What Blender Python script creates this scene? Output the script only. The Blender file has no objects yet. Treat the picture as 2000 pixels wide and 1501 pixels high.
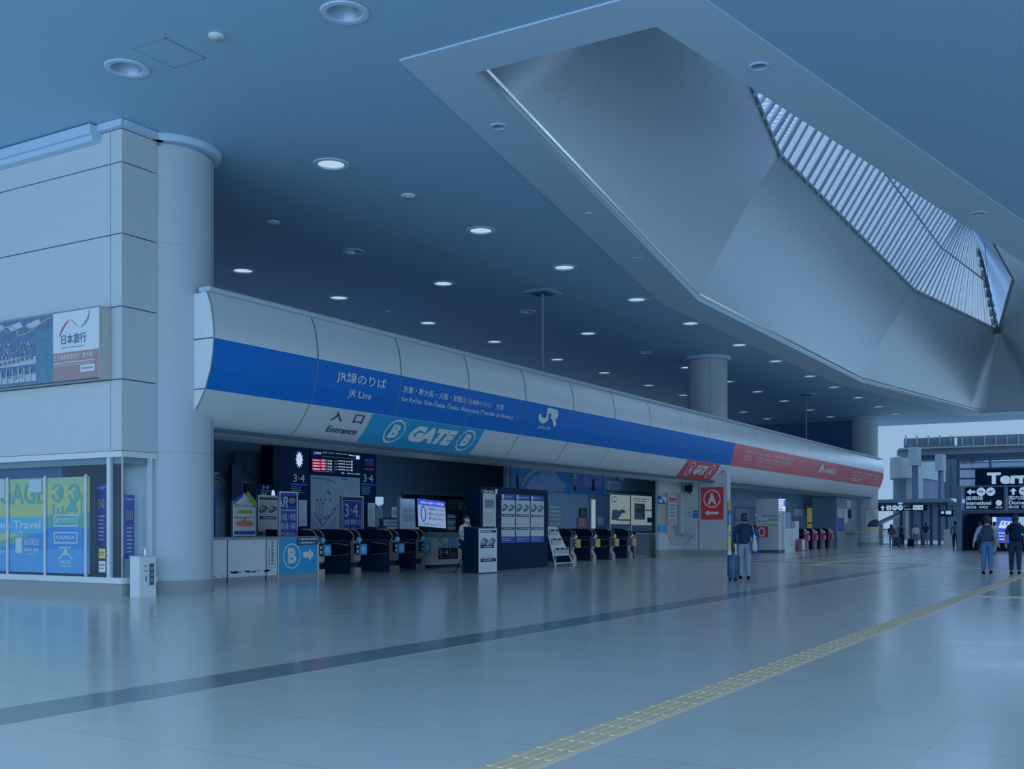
import bpy, bmesh, math, random
from mathutils import Vector, Matrix
from mathutils.geometry import tessellate_polygon
random.seed(7)
sc = bpy.context.scene
C = sc.collection
# ---------------------------------------------------------------- camera
CA, FPX, CXP, HYP, HCAM = math.radians(30.7), 2100.0, 1000.0, 1029.0, 1.40
cad = bpy.data.cameras.new('camera'); cam = bpy.data.objects.new('camera', cad); C.objects.link(cam)
cam.location = (0, 0, HCAM); cam.rotation_euler = (math.pi/2, 0, CA-math.pi/2)
cad.sensor_fit = 'HORIZONTAL'; cad.sensor_width = 36; cad.lens = 36*FPX/2000
cad.shift_x = 0; cad.shift_y = (HYP-750.5)/2000; cad.clip_end = 600; cad.clip_start = .05
sc.camera = cam
# ---------------------------------------------------------------- sky, daylight, exposure
sc.view_settings.view_transform = 'Standard'; sc.view_settings.look = 'None'
sc.view_settings.exposure = 0; sc.view_settings.gamma = 1; sc.view_settings.use_curve_mapping = False
sc.cycles.use_denoising = True; sc.cycles.max_bounces = 7; sc.cycles.diffuse_bounces = 5; sc.cycles.glossy_bounces = 4
sc.cycles.transparent_max_bounces = 16; sc.cycles.sample_clamp_indirect = 3; sc.cycles.caustics_reflective = False; sc.cycles.caustics_refractive = False
W = bpy.data.worlds.new('sky'); sc.world = W; W.use_nodes = True
nt = W.node_tree; bg = nt.nodes['Background']; bg.inputs[0].default_value = (.300, .462, .690, 1); bg.inputs[1].default_value = 1.0
def sun(name, direction, strength, angle, col=(.37, .605, 1)):
    l = bpy.data.lights.new(name, 'SUN'); l.energy = strength; l.angle = math.radians(angle); l.color = col
    o = bpy.data.objects.new(name, l); C.objects.link(o)
    o.rotation_euler = Vector(direction).to_track_quat('-Z', 'Y').to_euler(); o.location = (-20, -10, 30)
def facade(name, loc, aim, w, h, power):
    l = bpy.data.lights.new(name, 'AREA'); l.shape = 'RECTANGLE'; l.size = w; l.size_y = h; l.energy = power; l.color = (.37, .605, 1)
    o = bpy.data.objects.new(name, l); C.objects.link(o); o.location = loc
    o.rotation_euler = Vector(aim).to_track_quat('-Z', 'Y').to_euler()
facade('daylight_open_facade', (-14, 8, 5.2), (1, .1, .0), 44, 9, 3900)
sun('daylight_side', (.25, 1, -.42), 1.1, 42)
sun('daylight_top', (.1, .25, -1), 1.9, 100)
sun('daylight_end', (-1, .1, -.35), .7, 38)
# ---------------------------------------------------------------- materials
ER = (.36, .55, .86)
def lin(c): c = c/255; return c/12.92 if c <= .04045 else ((c+.055)/1.055)**2.4
def alb(rgb): return tuple(min(.92, lin(v)/e) for v, e in zip(rgb, ER))
MATS = {}
def mat(name, rgb, rough=.5, metal=0, emit=0, raw=False, var=.06, spec=.5, vs=3.0):
    if name in MATS: return MATS[name]
    m = bpy.data.materials.new(name); m.use_nodes = True; n = m.node_tree.nodes; L = m.node_tree.links
    b = n['Principled BSDF']; c = rgb if raw else alb(rgb)
    no = n.new('ShaderNodeTexNoise'); no.inputs['Scale'].default_value = vs; no.inputs['Detail'].default_value = 3
    tc = n.new('ShaderNodeTexCoord'); L.new(tc.outputs['Object'], no.inputs['Vector'])
    mx = n.new('ShaderNodeMix'); mx.data_type = 'RGBA'
    mx.inputs[6].default_value = tuple(v*(1-var) for v in c)+(1,); mx.inputs[7].default_value = tuple(min(1, v*(1+var)) for v in c)+(1,)
    L.new(no.outputs[0], mx.inputs[0]); L.new(mx.outputs[2], b.inputs['Base Color'])
    b.inputs['Roughness'].default_value = rough; b.inputs['Metallic'].default_value = metal; b.inputs['Specular IOR Level'].default_value = spec
    if emit:
        e = tuple(lin(v) for v in rgb); b.inputs['Emission Color'].default_value = e+(1,); b.inputs['Emission Strength'].default_value = emit
        L.remove(mx.outputs[2].links[0]); b.inputs['Base Color'].default_value = (.01, .015, .02, 1)
    m['b'] = 1; MATS[name] = m; return m
def nodes(m): return m.node_tree.nodes, m.node_tree.links, m.node_tree.nodes['Principled BSDF']
def glassmat(name, tint, refl=.08, rough=0.0):
    m = bpy.data.materials.new(name); m.use_nodes = True; n = m.node_tree.nodes; L = m.node_tree.links; n.clear()
    o = n.new('ShaderNodeOutputMaterial'); t = n.new('ShaderNodeBsdfTransparent'); g = n.new('ShaderNodeBsdfGlossy'); mx = n.new('ShaderNodeMixShader')
    lw = n.new('ShaderNodeLayerWeight'); lw.inputs[0].default_value = .5; f = n.new('ShaderNodeMath'); f.operation = 'POWER'; f.inputs[1].default_value = 4; L.new(lw.outputs['Facing'], f.inputs[0]); a = n.new('ShaderNodeMath'); a.operation = 'MULTIPLY_ADD'; a.inputs[1].default_value = .8; a.inputs[2].default_value = refl; a.use_clamp = True
    t.inputs[0].default_value = tint+(1,); g.inputs['Roughness'].default_value = rough; g.inputs[0].default_value = (.9, .95, 1, 1)
    L.new(f.outputs[0], a.inputs[0]); L.new(a.outputs[0], mx.inputs[0]); L.new(t.outputs[0], mx.inputs[1]); L.new(g.outputs[0], mx.inputs[2]); L.new(mx.outputs[0], o.inputs[0])
    MATS[name] = m; return m
def groove(m, axis, period, width, dark):
    """thin joints across world axis (0 x, 1 y, 2 z) every period metres"""
    n, L, b = nodes(m); src = b.inputs['Base Color'].links[0].from_socket
    g = n.new('ShaderNodeNewGeometry'); s = n.new('ShaderNodeSeparateXYZ'); L.new(g.outputs['Position'], s.inputs[0])
    d = n.new('ShaderNodeMath'); d.operation = 'DIVIDE'; d.inputs[1].default_value = period; L.new(s.outputs[axis], d.inputs[0])
    f = n.new('ShaderNodeMath'); f.operation = 'FRACT'; L.new(d.outputs[0], f.inputs[0])
    l = n.new('ShaderNodeMath'); l.operation = 'LESS_THAN'; l.inputs[1].default_value = width/period; L.new(f.outputs[0], l.inputs[0])
    mx = n.new('ShaderNodeMix'); mx.data_type = 'RGBA'; mx.blend_type = 'MULTIPLY'; L.new(l.outputs[0], mx.inputs[0]); L.new(src, mx.inputs[6])
    mx.inputs[7].default_value = (dark, dark, dark, 1); L.new(mx.outputs[2], b.inputs['Base Color'])
# shared palette: display colours each thing shows in full daylight
M_wall = mat('pearl_wall_panel', (134, 166, 202), .45, var=.03)
M_dark = mat('dark_navy', (.008, .035, .085), .45, raw=True, spec=.3)
M_black = mat('black_navy', (.001, .020, .055), .5, raw=True, spec=.12)
M_white = mat('white_paint', (150, 183, 220), .4)
M_letter = mat('white_letter', (158, 190, 222), .5)
M_navyletter = mat('navy_letter', (20, 50, 88), .5)
M_steel = mat('brushed_steel', (135, 160, 185), .3, .7)
M_chrome = mat('chrome', (165, 190, 210), .15, .9)
M_grey = mat('mid_grey', (92, 122, 152), .5)
M_seam = mat('seam_dark', (45, 75, 108), .6)
M_blue = mat('deep_blue', (.004, .20, .66), .45, raw=True, var=.02, spec=.25)
M_sky = mat('bright_blue', (22, 132, 208), .35)
M_red = mat('sign_red', (176, 56, 80), .35)
M_skirt = mat('grey_stone_skirting', (104, 130, 156), .5)
M_paper = mat('poster_paper', (142, 170, 200), .6)
M_yellow = mat('pale_yellow', (166, 165, 110), .5)
M_poster_blue = mat('poster_royal_blue', (36, 66, 170), .5)
M_skin = mat('skin', (150, 132, 140), .55)
M_hair = mat('hair_dark', (18, 40, 68), .5)
M_pink = mat('gate_pink', (170, 72, 130), .4)
M_green = mat('label_green', (110, 150, 70), .5)
M_orange = mat('print_orange', (170, 120, 110), .5)
G_clear = glassmat('clear_glass', (.86, .93, .97), .05)
G_sky = glassmat('skylight_glass', (.97, .985, 1.0), .0)
E_disc = mat('lamp_disc', (182, 206, 232), .5, emit=1.0)
E_white = mat('lit_white', (185, 208, 240), .5, emit=1.0)
E_panel = mat('lit_panel_white', (150, 185, 222), .5, emit=.9)
E_mon = mat('monitor_white', (138, 166, 212), .5, emit=.8)
E_red = mat('lit_red', (215, 60, 95), .5, emit=.9)
E_ring = mat('lit_ring_blue', (35, 75, 175), .5, emit=.8)
E_blue = mat('lit_blue', (45, 85, 205), .5, emit=.9)
# ---------------------------------------------------------------- mesh builder
OFF = {}
class MB:
    def __init__(s, xf=None): s.v = []; s.f = []; s.m = []; s.mats = []; s.xf = xf
    def mi(s, m):
        if m not in s.mats: s.mats.append(m)
        return s.mats.index(m)
    def add(s, vs, fs, m):
        o = len(s.v); s.v += [tuple(p) for p in vs]; i = s.mi(m)
        for f in fs: s.f.append(tuple(o+k for k in f)); s.m.append(i)
    def poly(s, pts, m): s.add(pts, [tuple(range(len(pts)))], m)
    def box(s, x0, x1, y0, y1, z0, z1, m):
        x0, x1 = min(x0, x1), max(x0, x1); y0, y1 = min(y0, y1), max(y0, y1); z0, z1 = min(z0, z1), max(z0, z1)
        s.add([(x0, y0, z0), (x1, y0, z0), (x1, y1, z0), (x0, y1, z0), (x0, y0, z1), (x1, y0, z1), (x1, y1, z1), (x0, y1, z1)],
              [(0, 3, 2, 1), (4, 5, 6, 7), (0, 1, 5, 4), (1, 2, 6, 5), (2, 3, 7, 6), (3, 0, 4, 7)], m)
    def prism(s, a, b, m, caps=True):
        """two matching rings of points"""
        n = len(a); fs = [(i, (i+1) % n, n+(i+1) % n, n+i) for i in range(n)]
        if caps: fs += [tuple(reversed(range(n))), tuple(range(n, 2*n))]
        s.add(list(a)+list(b), fs, m)
    def loft(s, rings, m, closed=True, caps=True):
        n = len(rings[0]); vs = [p for r in rings for p in r]; fs = []
        for k in range(len(rings)-1):
            for i in range(n if closed else n-1):
                j = (i+1) % n; fs.append((k*n+i, k*n+j, (k+1)*n+j, (k+1)*n+i))
        if caps: fs += [tuple(reversed(range(n))), tuple(range((len(rings)-1)*n, len(rings)*n))]
        s.add(vs, fs, m)
    def tube(s, pts, r, m, n=8, sy=1):
        pts = [Vector(p) for p in pts]; rs = r if isinstance(r, (list, tuple)) else [r]*len(pts); rings = []
        for i, p in enumerate(pts):
            d = (pts[min(i+1, len(pts)-1)]-pts[max(i-1, 0)]).normalized()
            u = d.cross(Vector((0, 0, 1))) if abs(d.z) < .95 else d.cross(Vector((0, 1, 0)))
            u.normalize(); w = d.cross(u)
            rings.append([p+(u*math.cos(a)+w*math.sin(a)*sy)*rs[i] for a in (2*math.pi*k/n for k in range(n))])
        s.loft(rings, m)
    def lathe(s, x, y, prof, m, n=24, a0=0, a1=2*math.pi, caps=True):
        full = abs(a1-a0-2*math.pi) < 1e-6
        k = n if full else n+1
        s.loft([[(x+r*math.cos(a0+(a1-a0)*i/n), y+r*math.sin(a0+(a1-a0)*i/n), z) for i in range(k)] for r, z in prof], m, closed=full, caps=caps)
    def ell(s, c, r, m, n=12, k=8, f=None):
        rings = []
        for i in range(1, k):
            t = math.pi*i/k
            rings.append([(c[0]+r[0]*math.sin(t)*math.cos(a), c[1]+r[1]*math.sin(t)*math.sin(a), c[2]-r[2]*math.cos(t)) for a in (2*math.pi*q/n for q in range(n))])
        if f: rings = [[f(p) for p in r_] for r_ in rings]
        s.loft(rings, m)
    def mesh(s, me, m): s.add([v.co for v in me.vertices], [tuple(p.vertices) for p in me.polygons], m)
    # --- drawing on a plane frame
    def rect(s, P, u0, u1, v0, v1, m, d=.004, t=0):
        a = [P(u0, v0, d), P(u1, v0, d), P(u1, v1, d), P(u0, v1, d)]
        if t: s.prism([P(u0, v0, d-t), P(u1, v0, d-t), P(u1, v1, d-t), P(u0, v1, d-t)], a, m)
        else: s.poly(a, m)
    def shape(s, P, pts, m, d=.006):
        tri = tessellate_polygon([[Vector((p[0], p[1], 0)) for p in pts]])
        s.add([P(p[0], p[1], d) for p in pts], [tuple(t) for t in tri], m)
    def stroke(s, P, pts, w, m, d=.008):
        pts = [Vector(p) for p in pts]
        for i in range(len(pts)-1):
            a, b = pts[i], pts[i+1]; t = (b-a).normalized(); q = Vector((-t.y, t.x))*w/2; e = d+.0002*i
            s.poly([P(*(a-q), e), P(*(b-q), e), P(*(b+q), e), P(*(a+q), e)], m)
            if i: s.disc(P, a.x, a.y, w/2, w/2, m, e+.0001, 12)
    def ring(s, P, u, v, ru, rv, w, m, d=.008, n=32):
        a = [2*math.pi*i/n for i in range(n)]
        vs = [P(u+ru*math.cos(t), v+rv*math.sin(t), d) for t in a]+[P(u+(ru-w)*math.cos(t), v+(rv-w)*math.sin(t), d) for t in a]
        s.add(vs, [(i, (i+1) % n, n+(i+1) % n, n+i) for i in range(n)], m)
    def disc(s, P, u, v, ru, rv, m, d=.008, n=24):
        s.poly([P(u+ru*math.cos(2*math.pi*i/n), v+rv*math.sin(2*math.pi*i/n), d) for i in range(n)], m)
    def text(s, P, txt, u0, u1, v0, v1, m, d=.008, bold=0, shear=0, cut=0):
        if any(ord(ch) > 0x2E80 for ch in txt): bold = min(bold, .008)
        vs, fs = glyphs(txt, bold, shear)
        vs = [(u0+x*(u1-u0), v0+y*(v1-v0)) for x, y in vs]
        if cut:
            bm = bmesh.new(); bv = [bm.verts.new((x, y, 0)) for x, y in vs]
            for f in fs:
                try: bm.faces.new([bv[i] for i in f])
                except ValueError: pass
            z = v0+cut
            while z < v1:
                bmesh.ops.bisect_plane(bm, geom=bm.verts[:]+bm.edges[:]+bm.faces[:], plane_co=(0, z, 0), plane_no=(0, 1, 0)); z += cut
            bm.verts.index_update(); vs = [(v.co.x, v.co.y) for v in bm.verts]; fs = [tuple(v.index for v in f.verts) for f in bm.faces]; bm.free()
        s.add([P(x, y, d) for x, y in vs], fs, m)
    def lines(s, P, u0, u1, v0, v1, n, m, d=.006, fill=.5, seed=1, dash=True):
        """rows of small illegible print"""
        rg = random.Random(seed); h = (v1-v0)/n
        for i in range(n):
            y = v1-h*(i+.5); x = u0; end = u1-(u1-u0)*rg.random()*.3
            while x < end:
                w = (u1-u0)*(rg.uniform(.06, .22) if dash else 1.2); s.rect(P, x, min(end, x+w), y-h*fill/2, y+h*fill/2, m, d); x += w+(u1-u0)*.03
    def build(s, name, parent=None, smooth=False, loc=None):
        if s.xf: s.v = [tuple(s.xf @ Vector(p)) for p in s.v]
        o = Vector(OFF[parent]) if parent is not None else Vector(loc or (0, 0, 0))
        me = bpy.data.meshes.new(name); me.from_pydata([tuple(Vector(p)-o) for p in s.v], [], s.f)
        for m in s.mats: me.materials.append(m)
        me.polygons.foreach_set('material_index', s.m)
        if smooth:
            me.polygons.foreach_set('use_smooth', [True]*len(me.polygons)); me.set_sharp_from_angle(angle=math.radians(smooth if smooth > 1 else 40))
        me.update()
        ob = bpy.data.objects.new(name, me); C.objects.link(ob)
        if parent is not None: ob.parent = parent; OFF[ob] = tuple(o)
        else: ob.location = o; OFF[ob] = tuple(o)
        return ob
GL = {}
def glyphs(txt, bold, shear):
    k = (txt, bold, shear)
    if k in GL: return GL[k]
    cu = bpy.data.curves.new('glyph', 'FONT'); cu.body = txt; cu.size = 1; cu.offset = bold; cu.shear = shear; cu.resolution_u = 3
    ob = bpy.data.objects.new('glyph', cu); C.objects.link(ob)
    dg = bpy.context.evaluated_depsgraph_get(); me = bpy.data.meshes.new_from_object(ob.evaluated_get(dg))
    vs = [(v.co.x, v.co.y) for v in me.vertices]; fs = [tuple(p.vertices) for p in me.polygons]
    bpy.data.objects.remove(ob); bpy.data.curves.remove(cu); bpy.data.meshes.remove(me)
    xs = [v[0] for v in vs]; ys = [v[1] for v in vs]; x0, x1, y0, y1 = min(xs), max(xs), min(ys), max(ys)
    vs = [((x-x0)/(x1-x0), (y-y0)/(y1-y0)) for x, y in vs]
    GL[k] = (vs, fs); return GL[k]
def tag(o, label, cat=None, group=None, kind=None):
    o['label'] = label
    if cat: o['category'] = cat
    if group: o['group'] = group
    if kind: o['kind'] = kind
    return o
def thing(name, label, cat, loc, group=None):
    o = bpy.data.objects.new(name, None); C.objects.link(o); o.location = loc; o.empty_display_size = .1; OFF[o] = tuple(loc)
    return tag(o, label, cat, group)
def dup(root, loc, label):
    r = root.copy(); C.objects.link(r); r.location = loc; OFF[r] = tuple(loc); r['label'] = label
    for ch in root.children:
        c = ch.copy(); C.objects.link(c); c.parent = r
        for g in ch.children:
            d = g.copy(); C.objects.link(d); d.parent = c
    return r
# ---------------------------------------------------------------- planes: photo pixel -> point on a real plane
def ray(px, py):
    return (math.cos(CA)*FPX+math.sin(CA)*(px-CXP), math.sin(CA)*FPX-math.cos(CA)*(px-CXP), HYP-py)
class PY:
    """vertical plane y = Y seen from -y; u = x, v = z, d towards the hall"""
    def __init__(s, Y): s.Y = Y
    def __call__(s, u, v, d=0): return (u, s.Y-d, v)
    def px(s, px, py): r = ray(px, py); t = s.Y/r[1]; return (r[0]*t, HCAM+r[2]*t)
    def box(s, x0, y0, x1, y1):
        a, b = s.px(x0, y0), s.px(x1, y1); c = s.px((x0+x1)/2, y0)[1]; e = s.px((x0+x1)/2, y1)[1]; return a[0], b[0], e, c
class PX(PY):
    """vertical plane x = X seen from -x; u = -y"""
    def __init__(s, X): s.X = X
    def __call__(s, u, v, d=0): return (s.X-d, -u, v)
    def px(s, px, py): r = ray(px, py); t = s.X/r[0]; return (-r[1]*t, HCAM+r[2]*t)
def PZ(z): return lambda u, v, d=0: (u, v, z+d)
def floor_at(px, py): r = ray(px, py); t = -HCAM/r[2]; return (r[0]*t, r[1]*t)
# ================================================================ SETTING
ZC = 9.65
XC0, XC1, YC0, YC1 = -2.0, 91.0, -16.0, 34.0
YM = 8.75                                   # centre line of the skylight
OPEN = [(16.4, 10.52), (37, 14.12), (62.5, 14.12), (84, 10.6), (84, 6.9), (62.5, 3.38), (37, 3.38), (16.4, 6.98)]
EDGE = [(15.3, 11.4), (36.9, 15.5), (62.2, 15.5), (85.9, 11.6), (85.9, 5.9), (62.2, 2.0), (36.9, 2.0), (15.3, 6.1)]
# downlights: x, y, radius, lit
XA = [18.9, 25.25, 30.2, 35.8, 41.1, 47.1, 52.6, 58.8, 64.1, 70.1, 76.1, 81.6]
LAMPS = [(x, 16.0, .36, 1, 'A', i) for i, x in enumerate(XA)]
LAMPS += [(x, 20.58, .36, 1, 'B', i) for i, x in enumerate([30.1, 41, 52.35, 58.6, 63.9, 69.5, 75.7, 81.2])]
LAMPS += [(x, 20.5, .30, 0, 'B', i) for i, x in enumerate([25.22, 35.67, 46.9])]
LAMPS += [(x, 25.08, .36, 1, 'C', i) for i, x in enumerate([25.3, 30.05, 35.6, 40.7, 46.6, 51.9, 57.8, 63.2, 74.7, 80.2])]
LAMPS += [(13.44, 11.1, .34, 0, 'P', 0), (13.08, 15.81, .34, 0, 'P', 1)]
LAMPS += [(18.81, 11.49, .16, 0, 'S', 0), (30.28, 13.51, .16, 0, 'S', 1), (18.72, 6.0, .16, 0, 'S', 2), (30.46, 3.89, .2, 0, 'S', 3)]
def circ(x, y, r, n): return [(x+r*math.cos(2*math.pi*i/n), y+r*math.sin(2*math.pi*i/n)) for i in range(n)]
def sheet(mb, outer, holes, z, m):
    rings = [[Vector((x, y, 0)) for x, y in outer]]+[[Vector((x, y, 0)) for x, y in h] for h in holes]
    tri = tessellate_polygon(rings); vs = [(v.x, v.y, z) for r in rings for v in r]
    mb.add(vs, [tuple(t) for t in tri], m)
def inside(p, poly):
    c = False; n = len(poly)
    for i in range(n):
        a, b = poly[i], poly[(i+1) % n]
        if (a[1] > p[1]) != (b[1] > p[1]) and p[0] < (b[0]-a[0])*(p[1]-a[1])/(b[1]-a[1])+a[0]: c = not c
    return c
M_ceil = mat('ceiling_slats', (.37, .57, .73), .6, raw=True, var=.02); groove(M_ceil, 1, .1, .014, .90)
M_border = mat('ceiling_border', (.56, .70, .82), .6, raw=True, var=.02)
holes_main = [circ(x, y, r, 14) for x, y, r, lit, g, i in LAMPS if not inside((x, y), EDGE)]
holes_bord = [circ(x, y, r, 14) for x, y, r, lit, g, i in LAMPS if inside((x, y), EDGE)]
mb = MB(); rect = [(XC0, YC0), (XC1, YC0), (XC1, YC1), (XC0, YC1)]
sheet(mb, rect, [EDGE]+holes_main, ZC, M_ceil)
sheet(mb, rect, [OPEN], ZC+.9, M_grey)
for i in range(4):
    a, b = rect[i], rect[(i+1) % 4]; mb.poly([(*a, ZC), (*b, ZC), (*b, ZC+.9), (*a, ZC+.9)], M_wall)
ceil = mb.build('ceiling'); tag(ceil, 'grey slatted concourse ceiling with round downlights', kind='structure')
mb = MB()
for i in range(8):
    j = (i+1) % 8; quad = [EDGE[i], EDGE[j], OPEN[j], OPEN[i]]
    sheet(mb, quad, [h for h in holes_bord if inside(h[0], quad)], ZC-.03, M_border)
for ring in (EDGE, OPEN):
    for i in range(8):
        a, b = ring[i], ring[(i+1) % 8]; mb.poly([(*a, ZC-.03), (*b, ZC-.03), (*b, ZC+.11), (*a, ZC+.11)], M_border)
# bright bead along the inside of the opening
mid = (50, YM)
def inset(p, k): d = Vector((mid[0]-p[0], mid[1]-p[1])); d.x = max(-1, min(1, d.x*.2)); d.normalize(); return (p[0]+d.x*k, p[1]+d.y*k)
for i in range(8):
    a, b = OPEN[i], OPEN[(i+1) % 8]; ai, bi = inset(a, .07), inset(b, .07)
    mb.prism([(*a, ZC+.16), (*ai, ZC+.16), (*ai, ZC+.24), (*a, ZC+.24)], [(*b, ZC+.16), (*bi, ZC+.16), (*bi, ZC+.24), (*b, ZC+.24)], M_chrome)
tag(mb.build('trim_1'), 'smooth pale border panel framing the skylight opening', kind='structure')

# floor
M_floor = mat('polished_floor_tile', (.72, .70, .60), .16, raw=True, var=.035, vs=.35, spec=.55)
n, L, b = nodes(M_floor)
for ax, per, wd, dk in ((0, 1.2, .012, .74), (1, .6, .008, .84)): groove(M_floor, ax, per, wd, dk)
no = n.new('ShaderNodeTexNoise'); no.inputs['Scale'].default_value = 1.3; no.inputs['Detail'].default_value = 5
g = n.new('ShaderNodeNewGeometry'); L.new(g.outputs['Position'], no.inputs['Vector'])
mr = n.new('ShaderNodeMapRange'); mr.inputs[3].default_value = .11; mr.inputs[4].default_value = .24; L.new(no.outputs[0], mr.inputs[0]); L.new(mr.outputs[0], b.inputs['Roughness'])
bp = n.new('ShaderNodeBump'); bp.inputs['Strength'].default_value = .02; bp.inputs['Distance'].default_value = .05
no2 = n.new('ShaderNodeTexNoise'); no2.inputs['Scale'].default_value = 3.5; L.new(g.outputs['Position'], no2.inputs['Vector']); L.new(no2.outputs[0], bp.inputs['Height']); L.new(bp.outputs[0], b.inputs['Normal'])
mb = MB(); mb.box(-25, 140, -40, 40, -.3, 0, M_floor)
tag(mb.build('floor'), 'polished pale blue-grey tiled concourse floor', kind='structure')
M_stripe = mat('dark_floor_stripe', (90, 118, 144), .16, var=.06, vs=.8); groove(M_stripe, 0, .6, .008, .85)
mb = MB(); mb.box(-10, 43, 7.0, 7.62, 0, .004, M_stripe); mb.box(42.2, 43.2, 7.62, 16.5, 0, .004, M_stripe); mb.box(43.2, 80, 13.4, 14.0, 0, .004, M_stripe)
mb.build('floor_stripe'); tag(bpy.data.objects['floor_stripe'], 'dark stone stripe set along the pale floor', kind='structure')
# tactile paving
M_tac = mat('tactile_yellow', (146, 156, 154), .5, var=.08)
mb = MB()
def tactile(x0, x1, y0, y1, alongx, seg):
    mb.box(x0, x1, y0, y1, 0, .006, M_tac)
    w = (y1-y0) if alongx else (x1-x0)
    for k in range(4):
        c = (k+.5)*w/4
        a, e = (x0, x1) if alongx else (y0, y1); x = a
        while x < e-.01:
            q = min(e, x+seg)
            if alongx: mb.box(x+.03, q-.03, y0+c-.018, y0+c+.018, .006, .012, M_tac)
            else: mb.box(x0+c-.018, x0+c+.018, x+.03, q-.03, .006, .012, M_tac)
            x = q
tactile(2, 62, 3.06, 3.36, True, .3)
tactile(39.6, 39.9, 3.36, 10.7, False, .6); tactile(39.6, 62, 10.7, 11.0, True, .6); tactile(23.4, 23.7, -4, 3.06, False, .6)
tactile(43.6, 43.9, 11, 19.2, False, .6)
tag(mb.build('tactile_paving'), 'yellow ribbed tactile paving strip running along the floor', 'paving', kind='structure')

# skylight well, glazing
M_well = mat('well_metal_panel', (.50, .58, .64), .32, .55, raw=True, var=.02); groove(M_well, 0, 1.55, .02, .80)
sky = thing('skylight', 'long faceted metal skylight with louvred glass roof', 'skylight', (50, YM, ZC))
TOP = [(22, YM), (37.4, 11.25), (62.5, 11.25), (78.5, YM)]; ZT = 14.57
def lerp(a, b, t): return tuple(p+(q-p)*t for p, q in zip(a, b))
def wellpt(side, seg, s, t):
    o = [OPEN[0], OPEN[1], OPEN[2], OPEN[3]]
    a = lerp((*o[seg], ZC+.1), (*o[seg+1], ZC+.1), s); c = lerp((*TOP[seg], ZT), (*TOP[seg+1], ZT), s)
    p = lerp(a, c, t); k = math.sin(math.pi*t)*.10
    y = p[1]+k; return (p[0], y if side > 0 else 2*YM-y, p[2])
mb = MB(); NS, NT = 10, 10
for side in (1, -1):
    for seg in range(3):
        for i in range(NS):
            for j in range(NT):
                q = [wellpt(side, seg, i/NS, j/NT), wellpt(side, seg, (i+1)/NS, j/NT), wellpt(side, seg, (i+1)/NS, (j+1)/NT), wellpt(side, seg, i/NS, (j+1)/NT)]
                mb.poly(q if side < 0 else q[::-1], M_well)
for xo, xt, sg in ((16.4, 22, 1), (84, 78.5, -1)):
    ya, yb = (OPEN[0][1], OPEN[7][1]) if sg > 0 else (OPEN[3][1], OPEN[4][1])
    for j in range(NT):
        for i in range(6):
            def ep(s, t):
                x = xo+(xt-xo)*t; y = (ya+(yb-ya)*s)*(1-t)+YM*t; k = math.sin(math.pi*t)*.10*(1 if s == 0 else -1 if s == 1 else (1-2*s))
                return (x, y+k, ZC+.1+(ZT-ZC-.1)*t)
            mb.poly([ep(i/6, j/NT), ep((i+1)/6, j/NT), ep((i+1)/6, (j+1)/NT), ep(i/6, (j+1)/NT)], M_well)
well = mb.build('well_lining', sky)
bm = bmesh.new(); bm.from_mesh(well.data); bmesh.ops.remove_doubles(bm, verts=bm.verts, dist=.002); bmesh.ops.recalc_face_normals(bm, faces=bm.faces)
for f in bm.faces: f.smooth = True
cx = (37.0, 37.4, 62.5)
for e in bm.edges:
    a, c = e.verts; xs = [a.co.x+50, c.co.x+50]
    if all(36.9 < x < 37.45 for x in xs) or all(abs(x-62.5) < .02 for x in xs): e.smooth = False
bm.to_mesh(well.data); bm.free()
# roof: eaves, ridge
ZR = 18.5
EAVE = [(22, YM, ZT), (37.4, 11.25, ZT), (62.5, 11.25, ZT), (78.5, YM, ZT)]
RIDGE = [(30.5, YM, ZR), (37.4, YM, ZR), (62.5, YM, ZR), (69.7, YM, ZR)]
mb = MB(); gl = MB(); mc = MB()
M_slat = mat('skylight_bar', (.26, .37, .50), .4, .2, raw=True)
def mir(p, s): return (p[0], p[1] if s > 0 else 2*YM-p[1], p[2])
for s in (1, -1):
    for seg, cnt in ((0, 16), (1, 30), (2, 22)):
        for i in range(cnt):
            e0, r0 = lerp(EAVE[seg], EAVE[seg+1], i/cnt), lerp(RIDGE[seg], RIDGE[seg+1], i/cnt)
            e1, r1 = lerp(EAVE[seg], EAVE[seg+1], (i+1)/cnt), lerp(RIDGE[seg], RIDGE[seg+1], (i+1)/cnt)
            gl.poly([mir(p, s) for p in (e0, e1, r1, r0)], G_sky)
            w = .10 if i % 2 else .20
            def bar(p, q):
                p, q = mir(p, s), mir(q, s); h = .13
                mb.prism([(p[0], p[1], p[2]), (p[0]+w, p[1], p[2]), (p[0]+w, p[1], p[2]-h), (p[0], p[1], p[2]-h)], [(q[0], q[1], q[2]), (q[0]+w, q[1], q[2]), (q[0]+w, q[1], q[2]-h), (q[0], q[1], q[2]-h)], M_slat)
            bar(e0, r0)
    for seg in range(3):
        a, c = lerp(EAVE[seg], RIDGE[seg], .55), lerp(EAVE[seg+1], RIDGE[seg+1], .55)
        if seg: mc.tube([mir(a, s), mir(c, s)], .045, M_grey, 6)
        mc.tube([mir(EAVE[seg], s), mir(EAVE[seg+1], s)], .07, M_grey, 6)
for i in range(3): mc.tube([RIDGE[i], RIDGE[i+1]], .14, M_grey, 8)
mc.tube([RIDGE[3], EAVE[3]], .14, M_grey, 8); mc.tube([(69.7, YM, ZR-.6), (78.2, YM, ZT-.2)], .08, M_grey, 8); mc.tube([RIDGE[0], EAVE[0]], .14, M_grey, 8)
for i in range(9):
    p = lerp(RIDGE[3], EAVE[3], (i+.5)/9); mc.box(p[0]-.1, p[0]+.1, p[1]-.25, p[1]+.25, p[2]-.55, p[2]-.1, M_grey)
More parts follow.
